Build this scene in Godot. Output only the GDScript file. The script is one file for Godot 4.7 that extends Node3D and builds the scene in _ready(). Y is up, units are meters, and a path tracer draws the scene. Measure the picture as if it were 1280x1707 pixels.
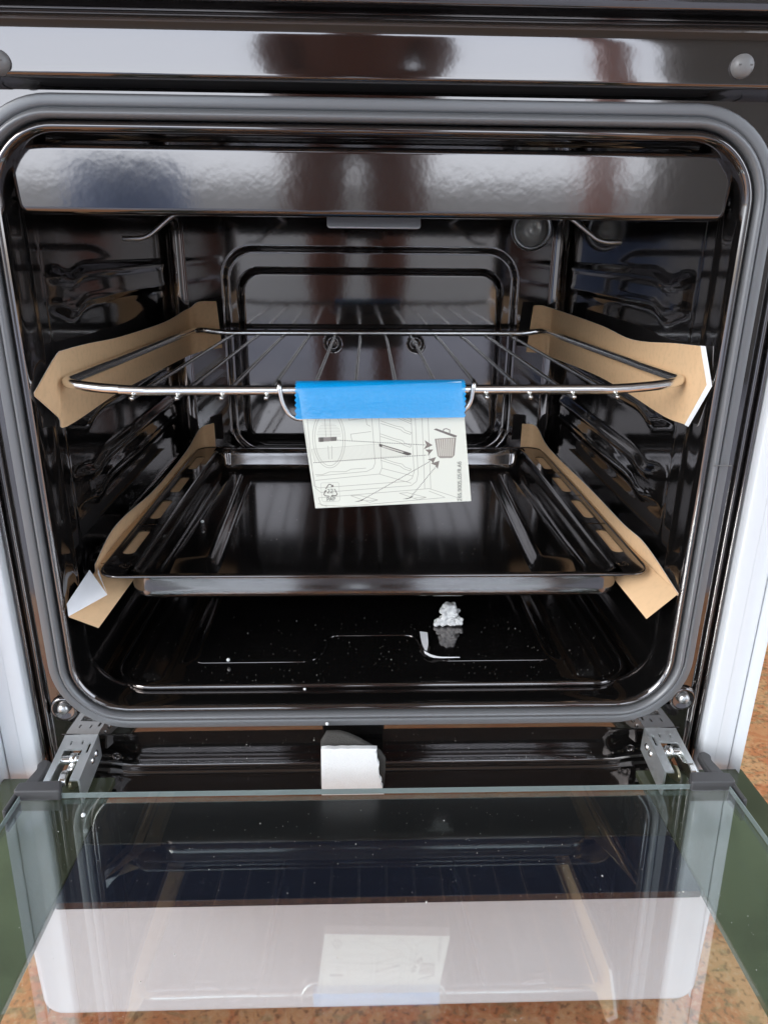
extends Node3D
# A free-standing cooker with its oven door let down, seen from close in front.

var M := {}
var taken := {}

# ------------------------------------------------------------------ helpers
func lin(r: float, g: float, b: float, a := 1.0) -> Color:
	var c := Color(r, g, b).linear_to_srgb()
	c.a = a
	return c

func numbered(called: String) -> String:
	if not taken.has(called):
		taken[called] = 0
		return called
	taken[called] += 1
	return "%s_%03d" % [called, taken[called]]

func thing(called: String, label: String, category: String, at := Vector3.ZERO, group := "") -> Node3D:
	var o := Node3D.new()
	o.name = numbered(called)
	add_child(o)
	o.position = at
	tag(o, label, category, group)
	return o

func tag(o: Node, label: String, category := "", group := "", kind := "") -> void:
	if label: o.set_meta("label", label)
	if category: o.set_meta("category", category)
	if group: o.set_meta("group", group)
	if kind: o.set_meta("kind", kind)

func put(called: String, mesh: Mesh, mat: Material, parent: Node = null, at := Transform3D.IDENTITY) -> MeshInstance3D:
	var o := MeshInstance3D.new()
	o.mesh = mesh
	o.material_override = mat
	o.transform = at
	if parent == null:
		o.name = numbered(called)
		add_child(o)
	else:
		o.name = called
		parent.add_child(o, true)
	return o

func structure(called: String, mesh: Mesh, mat: Material, label: String, at := Transform3D.IDENTITY) -> MeshInstance3D:
	var o := put(called, mesh, mat, null, at)
	tag(o, label, "", "", "structure")
	return o

func T(x: float, y: float, z: float) -> Transform3D:
	return Transform3D(Basis.IDENTITY, Vector3(x, y, z))

# smooth mesh from an index list, clockwise fronts
func smooth(v: PackedVector3Array, idx: PackedInt32Array, uv := PackedVector2Array()) -> ArrayMesh:
	var n := PackedVector3Array()
	n.resize(v.size())
	for t in range(0, idx.size(), 3):
		var a := v[idx[t]]
		var w := (v[idx[t + 2]] - a).cross(v[idx[t + 1]] - a)
		n[idx[t]] += w
		n[idx[t + 1]] += w
		n[idx[t + 2]] += w
	for i in n.size():
		n[i] = n[i].normalized() if n[i].length() > 1e-14 else Vector3.UP
	return arrays(v, n, idx, uv)

func arrays(v: PackedVector3Array, n: PackedVector3Array, idx: PackedInt32Array, uv := PackedVector2Array()) -> ArrayMesh:
	var a := []
	a.resize(Mesh.ARRAY_MAX)
	a[Mesh.ARRAY_VERTEX] = v
	a[Mesh.ARRAY_NORMAL] = n
	a[Mesh.ARRAY_INDEX] = idx
	if uv.size() == v.size(): a[Mesh.ARRAY_TEX_UV] = uv
	var m := ArrayMesh.new()
	m.add_surface_from_arrays(Mesh.PRIMITIVE_TRIANGLES, a)
	return m

# rows of points -> smooth surface; flip turns the front round
func grid(rows: Array, closed := false, flip := false) -> ArrayMesh:
	var v := PackedVector3Array()
	var uv := PackedVector2Array()
	var idx := PackedInt32Array()
	var nr := rows.size()
	var nc: int = rows[0].size()
	for r in nr:
		v.append_array(rows[r])
		for c in nc: uv.append(Vector2(float(c) / (nc - 1), float(r) / (nr - 1)))
	for r in nr - 1:
		for c in (nc if closed else nc - 1):
			var a := r * nc + c
			var b := r * nc + (c + 1) % nc
			var d := (r + 1) * nc + c
			var e := (r + 1) * nc + (c + 1) % nc
			if flip: idx.append_array([a, d, b, b, d, e])
			else: idx.append_array([a, b, d, b, e, d])
	return smooth(v, idx, uv)

func tube(pts: PackedVector3Array, r: float, sides := 10, closed := false) -> ArrayMesh:
	var rows := []
	var n := pts.size()
	var ref := Vector3.UP
	for i in (n + 1 if closed else n):
		var k := i % n
		var t := Vector3.ZERO
		if closed: t = pts[(k + 1) % n] - pts[(k + n - 1) % n]
		else: t = pts[mini(k + 1, n - 1)] - pts[maxi(k - 1, 0)]
		t = t.normalized()
		if i == 0 and absf(t.dot(ref)) > 0.9: ref = Vector3.RIGHT
		var u := (ref - t * ref.dot(t)).normalized()
		ref = u
		var w := t.cross(u)
		var row := PackedVector3Array()
		for s in sides:
			var a := TAU * s / sides
			row.append(pts[k] + (u * cos(a) + w * sin(a)) * r)
		rows.append(row)
	if not closed:
		var cap0 := PackedVector3Array(); var cap1 := PackedVector3Array()
		for s in sides:
			cap0.append(pts[0]); cap1.append(pts[n - 1])
		rows.push_front(cap0); rows.push_back(cap1)
	return grid(rows, true, true)

# rounds the corners of a polyline
func fillet(pts: Array, r: float, seg := 5, closed := false) -> PackedVector3Array:
	var out := PackedVector3Array()
	var n := pts.size()
	for i in n:
		var p: Vector3 = pts[i]
		if not closed and (i == 0 or i == n - 1):
			out.append(p)
			continue
		var a: Vector3 = pts[(i + n - 1) % n]
		var b: Vector3 = pts[(i + 1) % n]
		var q := minf(r, minf(p.distance_to(a), p.distance_to(b)) * 0.48)
		var s := p + (a - p).normalized() * q
		var e := p + (b - p).normalized() * q
		for k in seg + 1:
			var t := float(k) / seg
			out.append(s.lerp(p, t).lerp(p.lerp(e, t), t))
	return out

# rounded rectangle outline, counter-clockwise, centred
func rrect(hw: float, hh: float, r: float, seg := 8, straight := 1) -> PackedVector2Array:
	var out := PackedVector2Array()
	var c := [Vector2(hw - r, hh - r), Vector2(-hw + r, hh - r), Vector2(-hw + r, -hh + r), Vector2(hw - r, -hh + r)]
	for k in 4:
		var last := Vector2.ZERO
		for s in seg + 1:
			var a := PI / 2 * (k + float(s) / seg)
			last = c[k] + Vector2(cos(a), sin(a)) * r
			out.append(last)
		var nx: Vector2 = c[(k + 1) % 4] + Vector2(cos(PI / 2 * (k + 1)), sin(PI / 2 * (k + 1))) * r
		for s in range(1, straight):
			out.append(last.lerp(nx, float(s) / straight))
	return out

func outward(o: PackedVector2Array) -> PackedVector2Array:
	var n := PackedVector2Array()
	var m := o.size()
	for i in m:
		var t := (o[(i + 1) % m] - o[(i + m - 1) % m]).normalized()
		n.append(Vector2(t.y, -t.x))
	return n

# a plate with the given outline in x/y, from z = 0 back to z = -depth, rounded at both edges
func slab(o: PackedVector2Array, depth: float, bevel := 0.001, seg := 3) -> ArrayMesh:
	var n := outward(o)
	var m := o.size()
	var v := PackedVector3Array(); var nn := PackedVector3Array(); var idx := PackedInt32Array(); var uv := PackedVector2Array()
	bevel = minf(bevel, depth * 0.49)
	for side in 2:
		var sg := 1.0 if side == 0 else -1.0
		for k in seg + 1:
			var a := PI / 2 * k / seg
			for i in m:
				var p := o[i] - n[i] * bevel * (1 - sin(a))
				var z := -bevel * (1 - cos(a))
				v.append(Vector3(p.x, p.y, z if side == 0 else -depth - z))
				nn.append(Vector3(n[i].x * sin(a), n[i].y * sin(a), sg * cos(a)).normalized())
	var rings := []
	for k in seg + 1: rings.append(k)
	for k in range(seg, -1, -1): rings.append(seg + 1 + k)
	for k in rings.size() - 1:
		for i in m:
			var a: int = rings[k] * m + i
			var b: int = rings[k] * m + (i + 1) % m
			var c: int = rings[k + 1] * m + i
			var d: int = rings[k + 1] * m + (i + 1) % m
			idx.append_array([a, b, c, b, d, c])
	var inner := PackedVector2Array()
	for i in m: inner.append(o[i] - n[i] * bevel)
	var tri := Geometry2D.triangulate_polygon(inner)
	for t in range(0, tri.size(), 3):
		var a := tri[t]; var b := tri[t + 1]; var c := tri[t + 2]
		if (inner[b] - inner[a]).cross(inner[c] - inner[a]) > 0:
			var q := b; b = c; c = q
		idx.append_array([a, b, c])
		var f := (seg + 1) * m
		idx.append_array([f + a, f + c, f + b])
	for p in v: uv.append(Vector2(p.x, p.y))
	return arrays(v, nn, idx, uv)

func rbox(sx: float, sy: float, sz: float, r := 0.001) -> ArrayMesh:
	# rounded box centred on the origin
	var rr := minf(r, minf(sx, minf(sy, sz)) * 0.45)
	var me := slab(rrect(sx / 2, sy / 2, rr, 3), sz, rr, 3)
	return moved(me, T(0, 0, sz / 2))

func moved(m: ArrayMesh, t: Transform3D) -> ArrayMesh:
	var st := SurfaceTool.new()
	st.append_from(m, 0, t)
	return st.commit()

func joined(list: Array) -> ArrayMesh:
	var st := SurfaceTool.new()
	for e in list: st.append_from(e[0], 0, e[1])
	return st.commit()

# surface of revolution about y; profile of (radius, height)
func lathe(profile: Array, seg := 24) -> ArrayMesh:
	var rows := []
	for p in profile:
		var row := PackedVector3Array()
		for s in seg:
			var a := TAU * s / seg
			row.append(Vector3(cos(a) * p.x, p.y, sin(a) * p.x))
		rows.append(row)
	return grid(rows, true, false)

# profile (offset outwards, z) swept round an outline in x/y
func sweep(o: PackedVector2Array, centre: Vector2, profile: Array, flip := false) -> ArrayMesh:
	var n := outward(o)
	var rows := []
	for p in profile:
		var row := PackedVector3Array()
		for i in o.size():
			var q: Vector2 = centre + o[i] + n[i] * p.x
			row.append(Vector3(q.x, q.y, p.y))
		rows.append(row)
	return grid(rows, true, flip)

# smooth path through points of a profile
func soft(pts: Array, sub := 4) -> Array:
	var out := []
	var n := pts.size()
	for i in n - 1:
		var p0: Vector2 = pts[maxi(i - 1, 0)]
		var p1: Vector2 = pts[i]
		var p2: Vector2 = pts[i + 1]
		var p3: Vector2 = pts[mini(i + 2, n - 1)]
		for k in sub:
			out.append(p1.cubic_interpolate(p2, p0, p3, float(k) / sub))
	out.append(pts[n - 1])
	return out

func sstep(a: float, b: float, x: float) -> float:
	return smoothstep(a, b, x)

# signed distance to a rounded box in 2D
func sdbox(p: Vector2, c: Vector2, h: Vector2, r: float) -> float:
	var q := (p - c).abs() - h + Vector2(r, r)
	return Vector2(maxf(q.x, 0), maxf(q.y, 0)).length() + minf(maxf(q.x, q.y), 0.0) - r

# ------------------------------------------------------------------ materials
func noise_image(seed_: int, size: int, freq: float, oct := 4, kind := FastNoiseLite.TYPE_SIMPLEX_SMOOTH) -> Image:
	var f := FastNoiseLite.new()
	f.seed = seed_
	f.noise_type = kind
	f.frequency = freq
	f.fractal_octaves = oct
	return f.get_seamless_image(size, size)

func normal_tex(seed_: int, size: int, freq: float, oct: int, bump: float) -> ImageTexture:
	var im := noise_image(seed_, size, freq, oct)
	im.convert(Image.FORMAT_RGBA8)
	im.bump_map_to_normal_map(bump)
	return ImageTexture.create_from_image(im)

func grey_tex(seed_: int, size: int, freq: float, oct: int, lo: float, hi: float) -> ImageTexture:
	var im := noise_image(seed_, size, freq, oct)
	im.convert(Image.FORMAT_RGB8)
	for y in size:
		for x in size:
			var g := lerpf(lo, hi, im.get_pixel(x, y).r)
			im.set_pixel(x, y, Color(g, g, g))
	return ImageTexture.create_from_image(im)

func mat(called: String, c: Color, rough: float, metal := 0.0, spec := 0.5) -> StandardMaterial3D:
	var m := StandardMaterial3D.new()
	m.resource_name = called
	m.albedo_color = c
	m.roughness = rough
	m.metallic = metal
	m.metallic_specular = spec
	M[called] = m
	return m

func tri(m: StandardMaterial3D, scale: float) -> void:
	m.uv1_triplanar = true
	m.uv1_world_triplanar = true
	m.uv1_scale = Vector3.ONE * scale

func granite_tex() -> ImageTexture:
	var s := 1024
	var warp := noise_image(11, s, 0.006, 3)
	var streak := noise_image(12, s, 0.012, 5)
	var speck := noise_image(13, s, 0.09, 3)
	var dark := noise_image(14, s, 0.05, 4)
	var im := Image.create(s, s, false, Image.FORMAT_RGB8)
	var pale := Color(0.85, 0.63, 0.44); var rose := Color(0.81, 0.51, 0.33); var grey := Color(0.62, 0.52, 0.37); var deep := Color(0.46, 0.31, 0.22)
	for y in s:
		for x in s:
			var w := warp.get_pixel(x, y).r
			# streaks run along x: look the noise up squeezed
			var g := streak.get_pixel((x / 3 + int(w * 120)) % s, (y + int(w * 160)) % s).r
			var k := speck.get_pixel(x, y).r
			var d := dark.get_pixel((x / 2) % s, y).r
			var c := pale.lerp(rose, sstep(0.35, 0.65, g))
			c = c.lerp(grey, sstep(0.55, 0.8, d) * 0.7)
			c = c.lerp(deep, sstep(0.6, 0.78, k) * 0.55)
			c = c.lerp(Color(0.88, 0.73, 0.58), sstep(0.40, 0.22, k) * 0.5)
			im.set_pixel(x, y, c)
	return ImageTexture.create_from_image(im)

func materials() -> void:
	var peel := normal_tex(3, 512, 0.03, 3, 6.0)
	var fine := normal_tex(4, 512, 0.16, 3, 4.0)
	var m := mat("enamel", lin(0.195, 0.182, 0.178), 0.070, 0.975, 0.5)
	m.normal_enabled = true
	m.normal_texture = peel
	m.normal_scale = 0.005
	tri(m, 9.0)
	mat("enamel_tray", lin(0.195, 0.182, 0.178), 0.10, 0.975, 0.5)
	m = mat("enamel_satin", lin(0.195, 0.182, 0.178), 0.095, 0.975, 0.5)
	m.normal_enabled = true
	m.normal_texture = peel
	m.normal_scale = 0.008
	tri(m, 6.0)
	m = mat("white_enamel", lin(0.76, 0.78, 0.80), 0.22, 0.0, 0.5)
	m.normal_enabled = true
	m.normal_texture = peel
	m.normal_scale = 0.03
	tri(m, 6.0)
	m = mat("gasket", lin(0.135, 0.137, 0.141), 0.34, 0.0, 0.72)
	m = mat("chrome", lin(0.86, 0.86, 0.84), 0.22, 1.0)
	m = mat("zinc", lin(0.88, 0.91, 0.91), 0.30, 1.0)
	m.roughness_texture = grey_tex(23, 256, 0.04, 4, 0.6, 1.0)
	m.roughness = 0.62
	tri(m, 30.0)
	mat("brass_zinc", lin(0.55, 0.50, 0.34), 0.3, 1.0)
	m = mat("steel", lin(0.55, 0.55, 0.54), 0.35, 1.0)
	m = mat("plastic", lin(0.07, 0.067, 0.068), 0.5, 0.0, 0.5)
	m.normal_enabled = true
	m.normal_texture = fine
	m.normal_scale = 0.15
	tri(m, 30.0)
	m = mat("kraft", lin(0.82, 0.55, 0.315), 0.75, 0.0, 0.25)
	m.albedo_texture = grey_tex(24, 512, 0.02, 6, 0.95, 1.05)
	m.normal_enabled = true
	m.normal_texture = fine
	m.normal_scale = 0.04
	tri(m, 16.0)
	m = mat("white_card", lin(0.82, 0.82, 0.83), 0.55)
	m = mat("foam", lin(0.86, 0.86, 0.84), 0.8)
	m.normal_enabled = true
	m.normal_texture = normal_tex(31, 256, 0.05, 2, 9.0)
	m.normal_scale = 0.5
	tri(m, 60.0)
	m = mat("grey_foam", lin(0.085, 0.080, 0.072), 0.95, 0.0, 0.3)
	m.albedo_texture = grey_tex(25, 256, 0.12, 4, 0.5, 1.35)
	m.normal_enabled = true
	m.normal_texture = fine
	m.normal_scale = 0.8
	tri(m, 40.0)
	m = mat("tape", lin(0.0, 0.36, 0.82, 0.74), 0.28)
	m.transparency = BaseMaterial3D.TRANSPARENCY_ALPHA
	m.normal_enabled = true
	m.normal_texture = peel
	m.normal_scale = 0.35
	tri(m, 18.0)
	m = mat("dust", lin(0.62, 0.60, 0.55), 0.9)
	# coated inner pane: part of the light is thrown back by the heat-reflecting film, the rest passes
	m = mat("coated_glass", lin(0.78, 0.95, 0.92, 0.20), 0.02, 1.0)
	m.transparency = BaseMaterial3D.TRANSPARENCY_ALPHA
	var one := Image.create(4, 4, false, Image.FORMAT_RGB8)
	one.fill(Color.WHITE)
	m.albedo_texture = ImageTexture.create_from_image(one)
	m = mat("clear_glass", lin(0.02, 0.04, 0.035, 0.012), 0.02, 0.0, 0.5)
	m.transparency = BaseMaterial3D.TRANSPARENCY_ALPHA
	mat("glass_edge", lin(0.26, 0.31, 0.30), 0.15)
	mat("painted_glass", lin(0.070, 0.078, 0.048), 0.10, 0.0, 0.6)
	mat("navy_print", lin(0.019, 0.022, 0.038), 0.2, 0.0, 0.5)
	mat("dark_base", lin(0.018, 0.018, 0.018), 0.3)
	m = mat("lamp_glass", lin(0.80, 0.80, 0.74, 0.45), 0.28)
	m.transparency = BaseMaterial3D.TRANSPARENCY_ALPHA
	mat("lamp_inner", lin(0.92, 0.90, 0.82), 0.18, 0.85)
	mat("bare_sheet", lin(0.60, 0.61, 0.62), 0.4, 0.6)
	m = mat("granite", Color.WHITE, 0.38, 0.0, 0.5)
	m.albedo_texture = granite_tex()
	tri(m, 1.3)
	mat("button_grey", lin(0.17, 0.165, 0.16), 0.38)
	m = mat("green_wall", lin(0.20, 0.25, 0.14), 0.9)
	m.albedo_texture = grey_tex(26, 256, 0.02, 5, 0.8, 1.15)
	tri(m, 0.8)
	mat("plaster", lin(0.62, 0.60, 0.56), 0.9)
	mat("cloth", lin(0.15, 0.058, 0.038), 0.9)
	mat("terracotta", lin(0.42, 0.16, 0.11), 0.85)
	m = mat("concrete", lin(0.36, 0.36, 0.40), 0.85)
	m.albedo_texture = grey_tex(27, 256, 0.02, 5, 0.85, 1.12)
	tri(m, 0.7)
	mat("roof_wood", lin(0.26, 0.22, 0.18), 0.8)
	mat("taupe", lin(0.20, 0.185, 0.17), 0.9)
	mat("blue_plastic", lin(0.13, 0.19, 0.34), 0.5)
	mat("skin", lin(0.42, 0.24, 0.17), 0.55)
	mat("ink", lin(0.10, 0.095, 0.09), 0.8)

# ------------------------------------------------------------------ scene
const CX := 0.0
const MOUTH := Vector2(0.0, 0.4670)
const MHW := 0.1945
const MHH := 0.1704

func _ready() -> void:
	view_and_light()
	materials()
	setting()
	var c := cooker()
	oven_door(c)
	wire_rack()
	baking_tray()
	card_strips()
	instruction_card()
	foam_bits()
	photographer()
	dust()

func view_and_light() -> void:
	var cam := Camera3D.new()
	cam.name = "camera"
	cam.fov = 70.61
	cam.near = 0.02
	cam.far = 200.0
	var r := Vector3(0.99947178, 0.00951826, 0.03107346)
	var u := Vector3(0.00176615, 0.938827, -0.34438459)
	var f := Vector3(0.03245055, -0.34425756, -0.93831428)
	cam.transform = Transform3D(Basis(r, u, -f).orthonormalized(), Vector3(-0.0095, 0.585, 0.4141))
	add_child(cam)
	cam.current = true

	var we := WorldEnvironment.new()
	we.name = "world_environment"
	var e := Environment.new()
	e.background_mode = Environment.BG_SKY
	var sm := ProceduralSkyMaterial.new()
	sm.sky_top_color = Color(0.85, 0.90, 0.97)
	sm.sky_horizon_color = Color(0.93, 0.965, 1.0)
	sm.sky_curve = 0.2
	sm.ground_bottom_color = Color(0.55, 0.52, 0.48)
	sm.ground_horizon_color = Color(0.75, 0.73, 0.70)
	sm.sun_angle_max = 5.0
	var sky := Sky.new()
	sky.sky_material = sm
	e.sky = sky
	e.background_energy_multiplier = 1.0
	e.tonemap_mode = Environment.TONE_MAPPER_LINEAR
	e.tonemap_exposure = 3.7
	e.sdfgi_enabled = true
	e.ssao_enabled = true
	e.ssil_enabled = true
	we.environment = e
	add_child(we)

	var sun := DirectionalLight3D.new()
	sun.name = "sun"
	sun.light_energy = 0.15
	sun.light_angular_distance = 28.0
	sun.light_color = Color(1.0, 0.98, 0.96)
	sun.shadow_enabled = true
	sun.sky_mode = DirectionalLight3D.SKY_MODE_LIGHT_ONLY
	add_child(sun)
	sun.look_at_from_position(Vector3(-3.3, 2.3, 2.5), Vector3(0, 0.4, 0))

func setting() -> void:
	structure("granite_floor", slab(rrect(6, 1.0, 0.01, 2), 0.05, 0.002, 2), M.granite, "polished pink and brown granite floor", Transform3D(Basis(Vector3.RIGHT, -PI / 2), Vector3(0, 0, -0.25)))
	structure("paving", slab(rrect(12, 6, 0.01, 2), 0.05, 0.002, 2), M.concrete, "plain grey concrete paving in front of the granite", Transform3D(Basis(Vector3.RIGHT, -PI / 2), Vector3(0, -0.004, 6.752)))
	structure("back_wall", rbox(5.0, 2.7, 0.15, 0.01), M.green_wall, "olive green wall behind the cooker", T(0, 1.351, -1.15))
	structure("parapet", rbox(14.0, 1.0, 0.15, 0.01), M.plaster, "low pale parapet across the open side of the porch", T(0, 0.501, 5.0))
	structure("porch_pier", rbox(1.3, 2.68, 0.2, 0.01), M.taupe, "taupe pier at the right of the porch opening", T(1.95, 1.342, 3.05))
	var post := put("added_post", rbox(0.13, 2.68, 0.13, 0.02), M.terracotta, null, T(1.06, 1.342, 3.05))  # post added out of view so the enamel mirrors a pink stripe
	tag(post, "unseen slim terracotta post added for a pink stripe mirrored in the enamel", "post")
	var barrel := thing("added_barrel", "unseen blue barrel added on the paving to colour the reflection in the enamel", "barrel", Vector3(-1.15, -0.004, 3.5))  # barrel added out of view to give the enamel a blue reflection
	put("drum", lathe([Vector2(0, 0.94), Vector2(0.24, 0.94), Vector2(0.27, 0.92), Vector2(0.29, 0.80), Vector2(0.30, 0.62), Vector2(0.285, 0.60), Vector2(0.30, 0.58), Vector2(0.30, 0.36), Vector2(0.285, 0.34), Vector2(0.30, 0.32), Vector2(0.29, 0.12), Vector2(0.26, 0.0), Vector2(0, 0.0)], 32), M.blue_plastic, barrel)
	put("lid_ring", tube(PackedVector3Array(range(24).map(func(k): return Vector3(cos(TAU * k / 24) * 0.245, 0.945, sin(TAU * k / 24) * 0.245))), 0.014, 8, true), M.blue_plastic, barrel)
	structure("added_roof", rbox(5.0, 0.15, 3.7, 0.01), M.roof_wood, "unseen brown roof added above the cooker to hold back skylight", T(0, 2.776, 1.33))  # unseen roof, added and sized to set how much skylight comes in

# the ridges pressed into a side wall: how far the sheet stands out into the cavity
func side_relief(y: float, z: float) -> float:
	var h := 0.0
	for lv in [0.560, 0.486, 0.428, 0.362]:
		var dy: float = y - lv
		# two parallel ridges running back, the front end swelling into a stop
		var run := sstep(-0.352, -0.34, z) * (1.0 - sstep(-0.085, -0.055, z))
		var wob: float = 0.0045 * exp(-pow((z + 0.100) / 0.017, 2))
		var a: float = exp(-pow((dy - 0.006 + wob) / 0.0036, 2))
		var b: float = exp(-pow((dy + 0.011 + wob * 1.3) / 0.0038, 2))
		h = maxf(h, run * maxf(a * 0.0032, b * 0.0026))
		# the sheet between the two ridges stands a little out
		h = maxf(h, run * 0.0016 * sstep(-0.016 - wob * 1.3, -0.010 - wob * 1.3, dy) * (1.0 - sstep(0.005 - wob, 0.010 - wob, dy)))
	# a raised upright near the front of the wall
	h += 0.0008 * (1.0 - sstep(0.010, 0.013, absf(z + 0.046))) * sstep(0.325, 0.335, y)
	return h

func floor_relief(x: float, z: float) -> float:
	var d := sdbox(Vector2(x, z), Vector2(0, -0.19), Vector2(0.183, 0.172), 0.03)
	var h := 0.0034 * (1.0 - sstep(-0.0034, 0.0022, d))
	var ax := absf(x)
	var edge := lerpf(-0.086, -0.047, sstep(0.033, 0.047, ax))
	var plate := (1.0 - sstep(edge - 0.0035, edge + 0.0035, z)) * (1.0 - sstep(0.128, 0.140, ax)) * sstep(-0.30, -0.29, z)
	return h + 0.0018 * plate

func back_relief(x: float, y: float) -> float:
	var p := Vector2(x - 0.002, y)
	var outer := sdbox(p, Vector2(0, 0.475), Vector2(0.151, 0.107), 0.03)
	var inner := sdbox(p, Vector2(0, 0.470), Vector2(0.136, 0.091), 0.022)
	var h := -0.005 * (1.0 - sstep(-0.0030, 0.0030, outer))
	h += 0.0055 * (1.0 - sstep(-0.0030, 0.0030, inner))
	for sx in [-0.0388, 0.0500]:
		var d: float = Vector2(x - sx, y - 0.4875).length()
		h -= 0.003 * (1.0 - sstep(0.0068, 0.0088, d))
		h += 0.0016 * (1.0 - sstep(0.0035, 0.0052, d))
	return h

func cavity(root: Node3D) -> void:
	var hw := 0.2040
	var y0 := 0.2950
	var y1 := 0.6400
	var zb := -0.3760
	var zf := -0.0285
	# right and left walls
	for s in [-1.0, 1.0]:
		var rows := []
		for i in 131:
			var y := lerpf(y0 + 0.016, y1 - 0.016, i / 130.0)
			var row := PackedVector3Array()
			for j in 127:
				var z := lerpf(zb + 0.016, zf, j / 126.0)
				row.append(Vector3(s * (hw - side_relief(y, z)), y, z))
			rows.append(row)
		put("side_wall", grid(rows, false, s < 0), M.enamel, root)
	# floor and ceiling
	var fr := []
	for i in 121:
		var z := lerpf(zb + 0.016, zf + 0.014, i / 120.0)
		var row := PackedVector3Array()
		for j in 151:
			var x := lerpf(-hw + 0.016, hw - 0.016, j / 150.0)
			row.append(Vector3(x, y0 + floor_relief(x, z), z))
		fr.append(row)
	put("cavity_floor", grid(fr, false, true), M.enamel, root)
	var ring := PackedVector3Array()
	for q in rrect(0.1835, 0.170, 0.030, 10, 8): ring.append(Vector3(q.x, y0 + 0.0030, q.y - 0.188))
	put("floor_bead", tube(ring, 0.0021, 12, true), M.enamel, root)
	var em := [Vector3(-0.135, 0, -0.070), Vector3(-0.133, 0, -0.047), Vector3(-0.046, 0, -0.047), Vector3(-0.037, 0, -0.060), Vector3(-0.035, 0, -0.085), Vector3(0.033, 0, -0.085), Vector3(0.038, 0, -0.060), Vector3(0.047, 0, -0.047), Vector3(0.133, 0, -0.047), Vector3(0.135, 0, -0.070)]
	var ep := fillet(em, 0.009, 6)
	for k in ep.size(): ep[k].y = y0 + 0.0038
	put("floor_bead", tube(ep, 0.0008, 10), M.enamel, root)
	put("cavity_ceiling", grid([PackedVector3Array([Vector3(-hw + 0.016, y1, zb), Vector3(hw - 0.016, y1, zb)]), PackedVector3Array([Vector3(-hw + 0.016, y1, zf), Vector3(hw - 0.016, y1, zf)])]), M.enamel, root)
	# back wall
	var br := []
	for i in 231:
		var y := lerpf(y0, y1, i / 230.0)
		var row := PackedVector3Array()
		for j in 261:
			var x := lerpf(-hw + 0.016, hw - 0.016, j / 260.0)
			row.append(Vector3(x, y, zb + back_relief(x, y)))
		br.append(row)
	put("cavity_back", grid(br, false, true), M.enamel, root)
	# rounded corners: four long edges, two upright edges at the back
	for s in [-1.0, 1.0]:
		for e in [[y0 + 0.016, PI * 1.5], [y1 - 0.016, 0.0]]:
			var rows := []
			for k in 9:
				var a: float = e[1] + PI / 2 * k / 8.0
				var row := PackedVector3Array()
				for j in 30:
					var z := lerpf(zb, zf + 0.006, j / 29.0)
					var lift: float = 0.0 if e[0] < 0.4 else 0.0
					row.append(Vector3(s * (hw - 0.016 + 0.016 * cos(a)), e[0] + 0.016 * sin(a) + lift * maxf(0.0, -sin(a)), z))
				rows.append(row)
			put("corner_fillet", grid(rows, false, s > 0), M.enamel, root)
		var ur := []
		for k in 9:
			var a := PI / 2 * k / 8.0
			var row := PackedVector3Array()
			for j in 30:
				row.append(Vector3(s * (hw - 0.016 + 0.016 * cos(a)), lerpf(y0, y1, j / 29.0), zb + 0.016 - 0.016 * sin(a)))
			ur.append(row)
		put("corner_fillet", grid(ur, false, s < 0), M.enamel, root)

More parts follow.
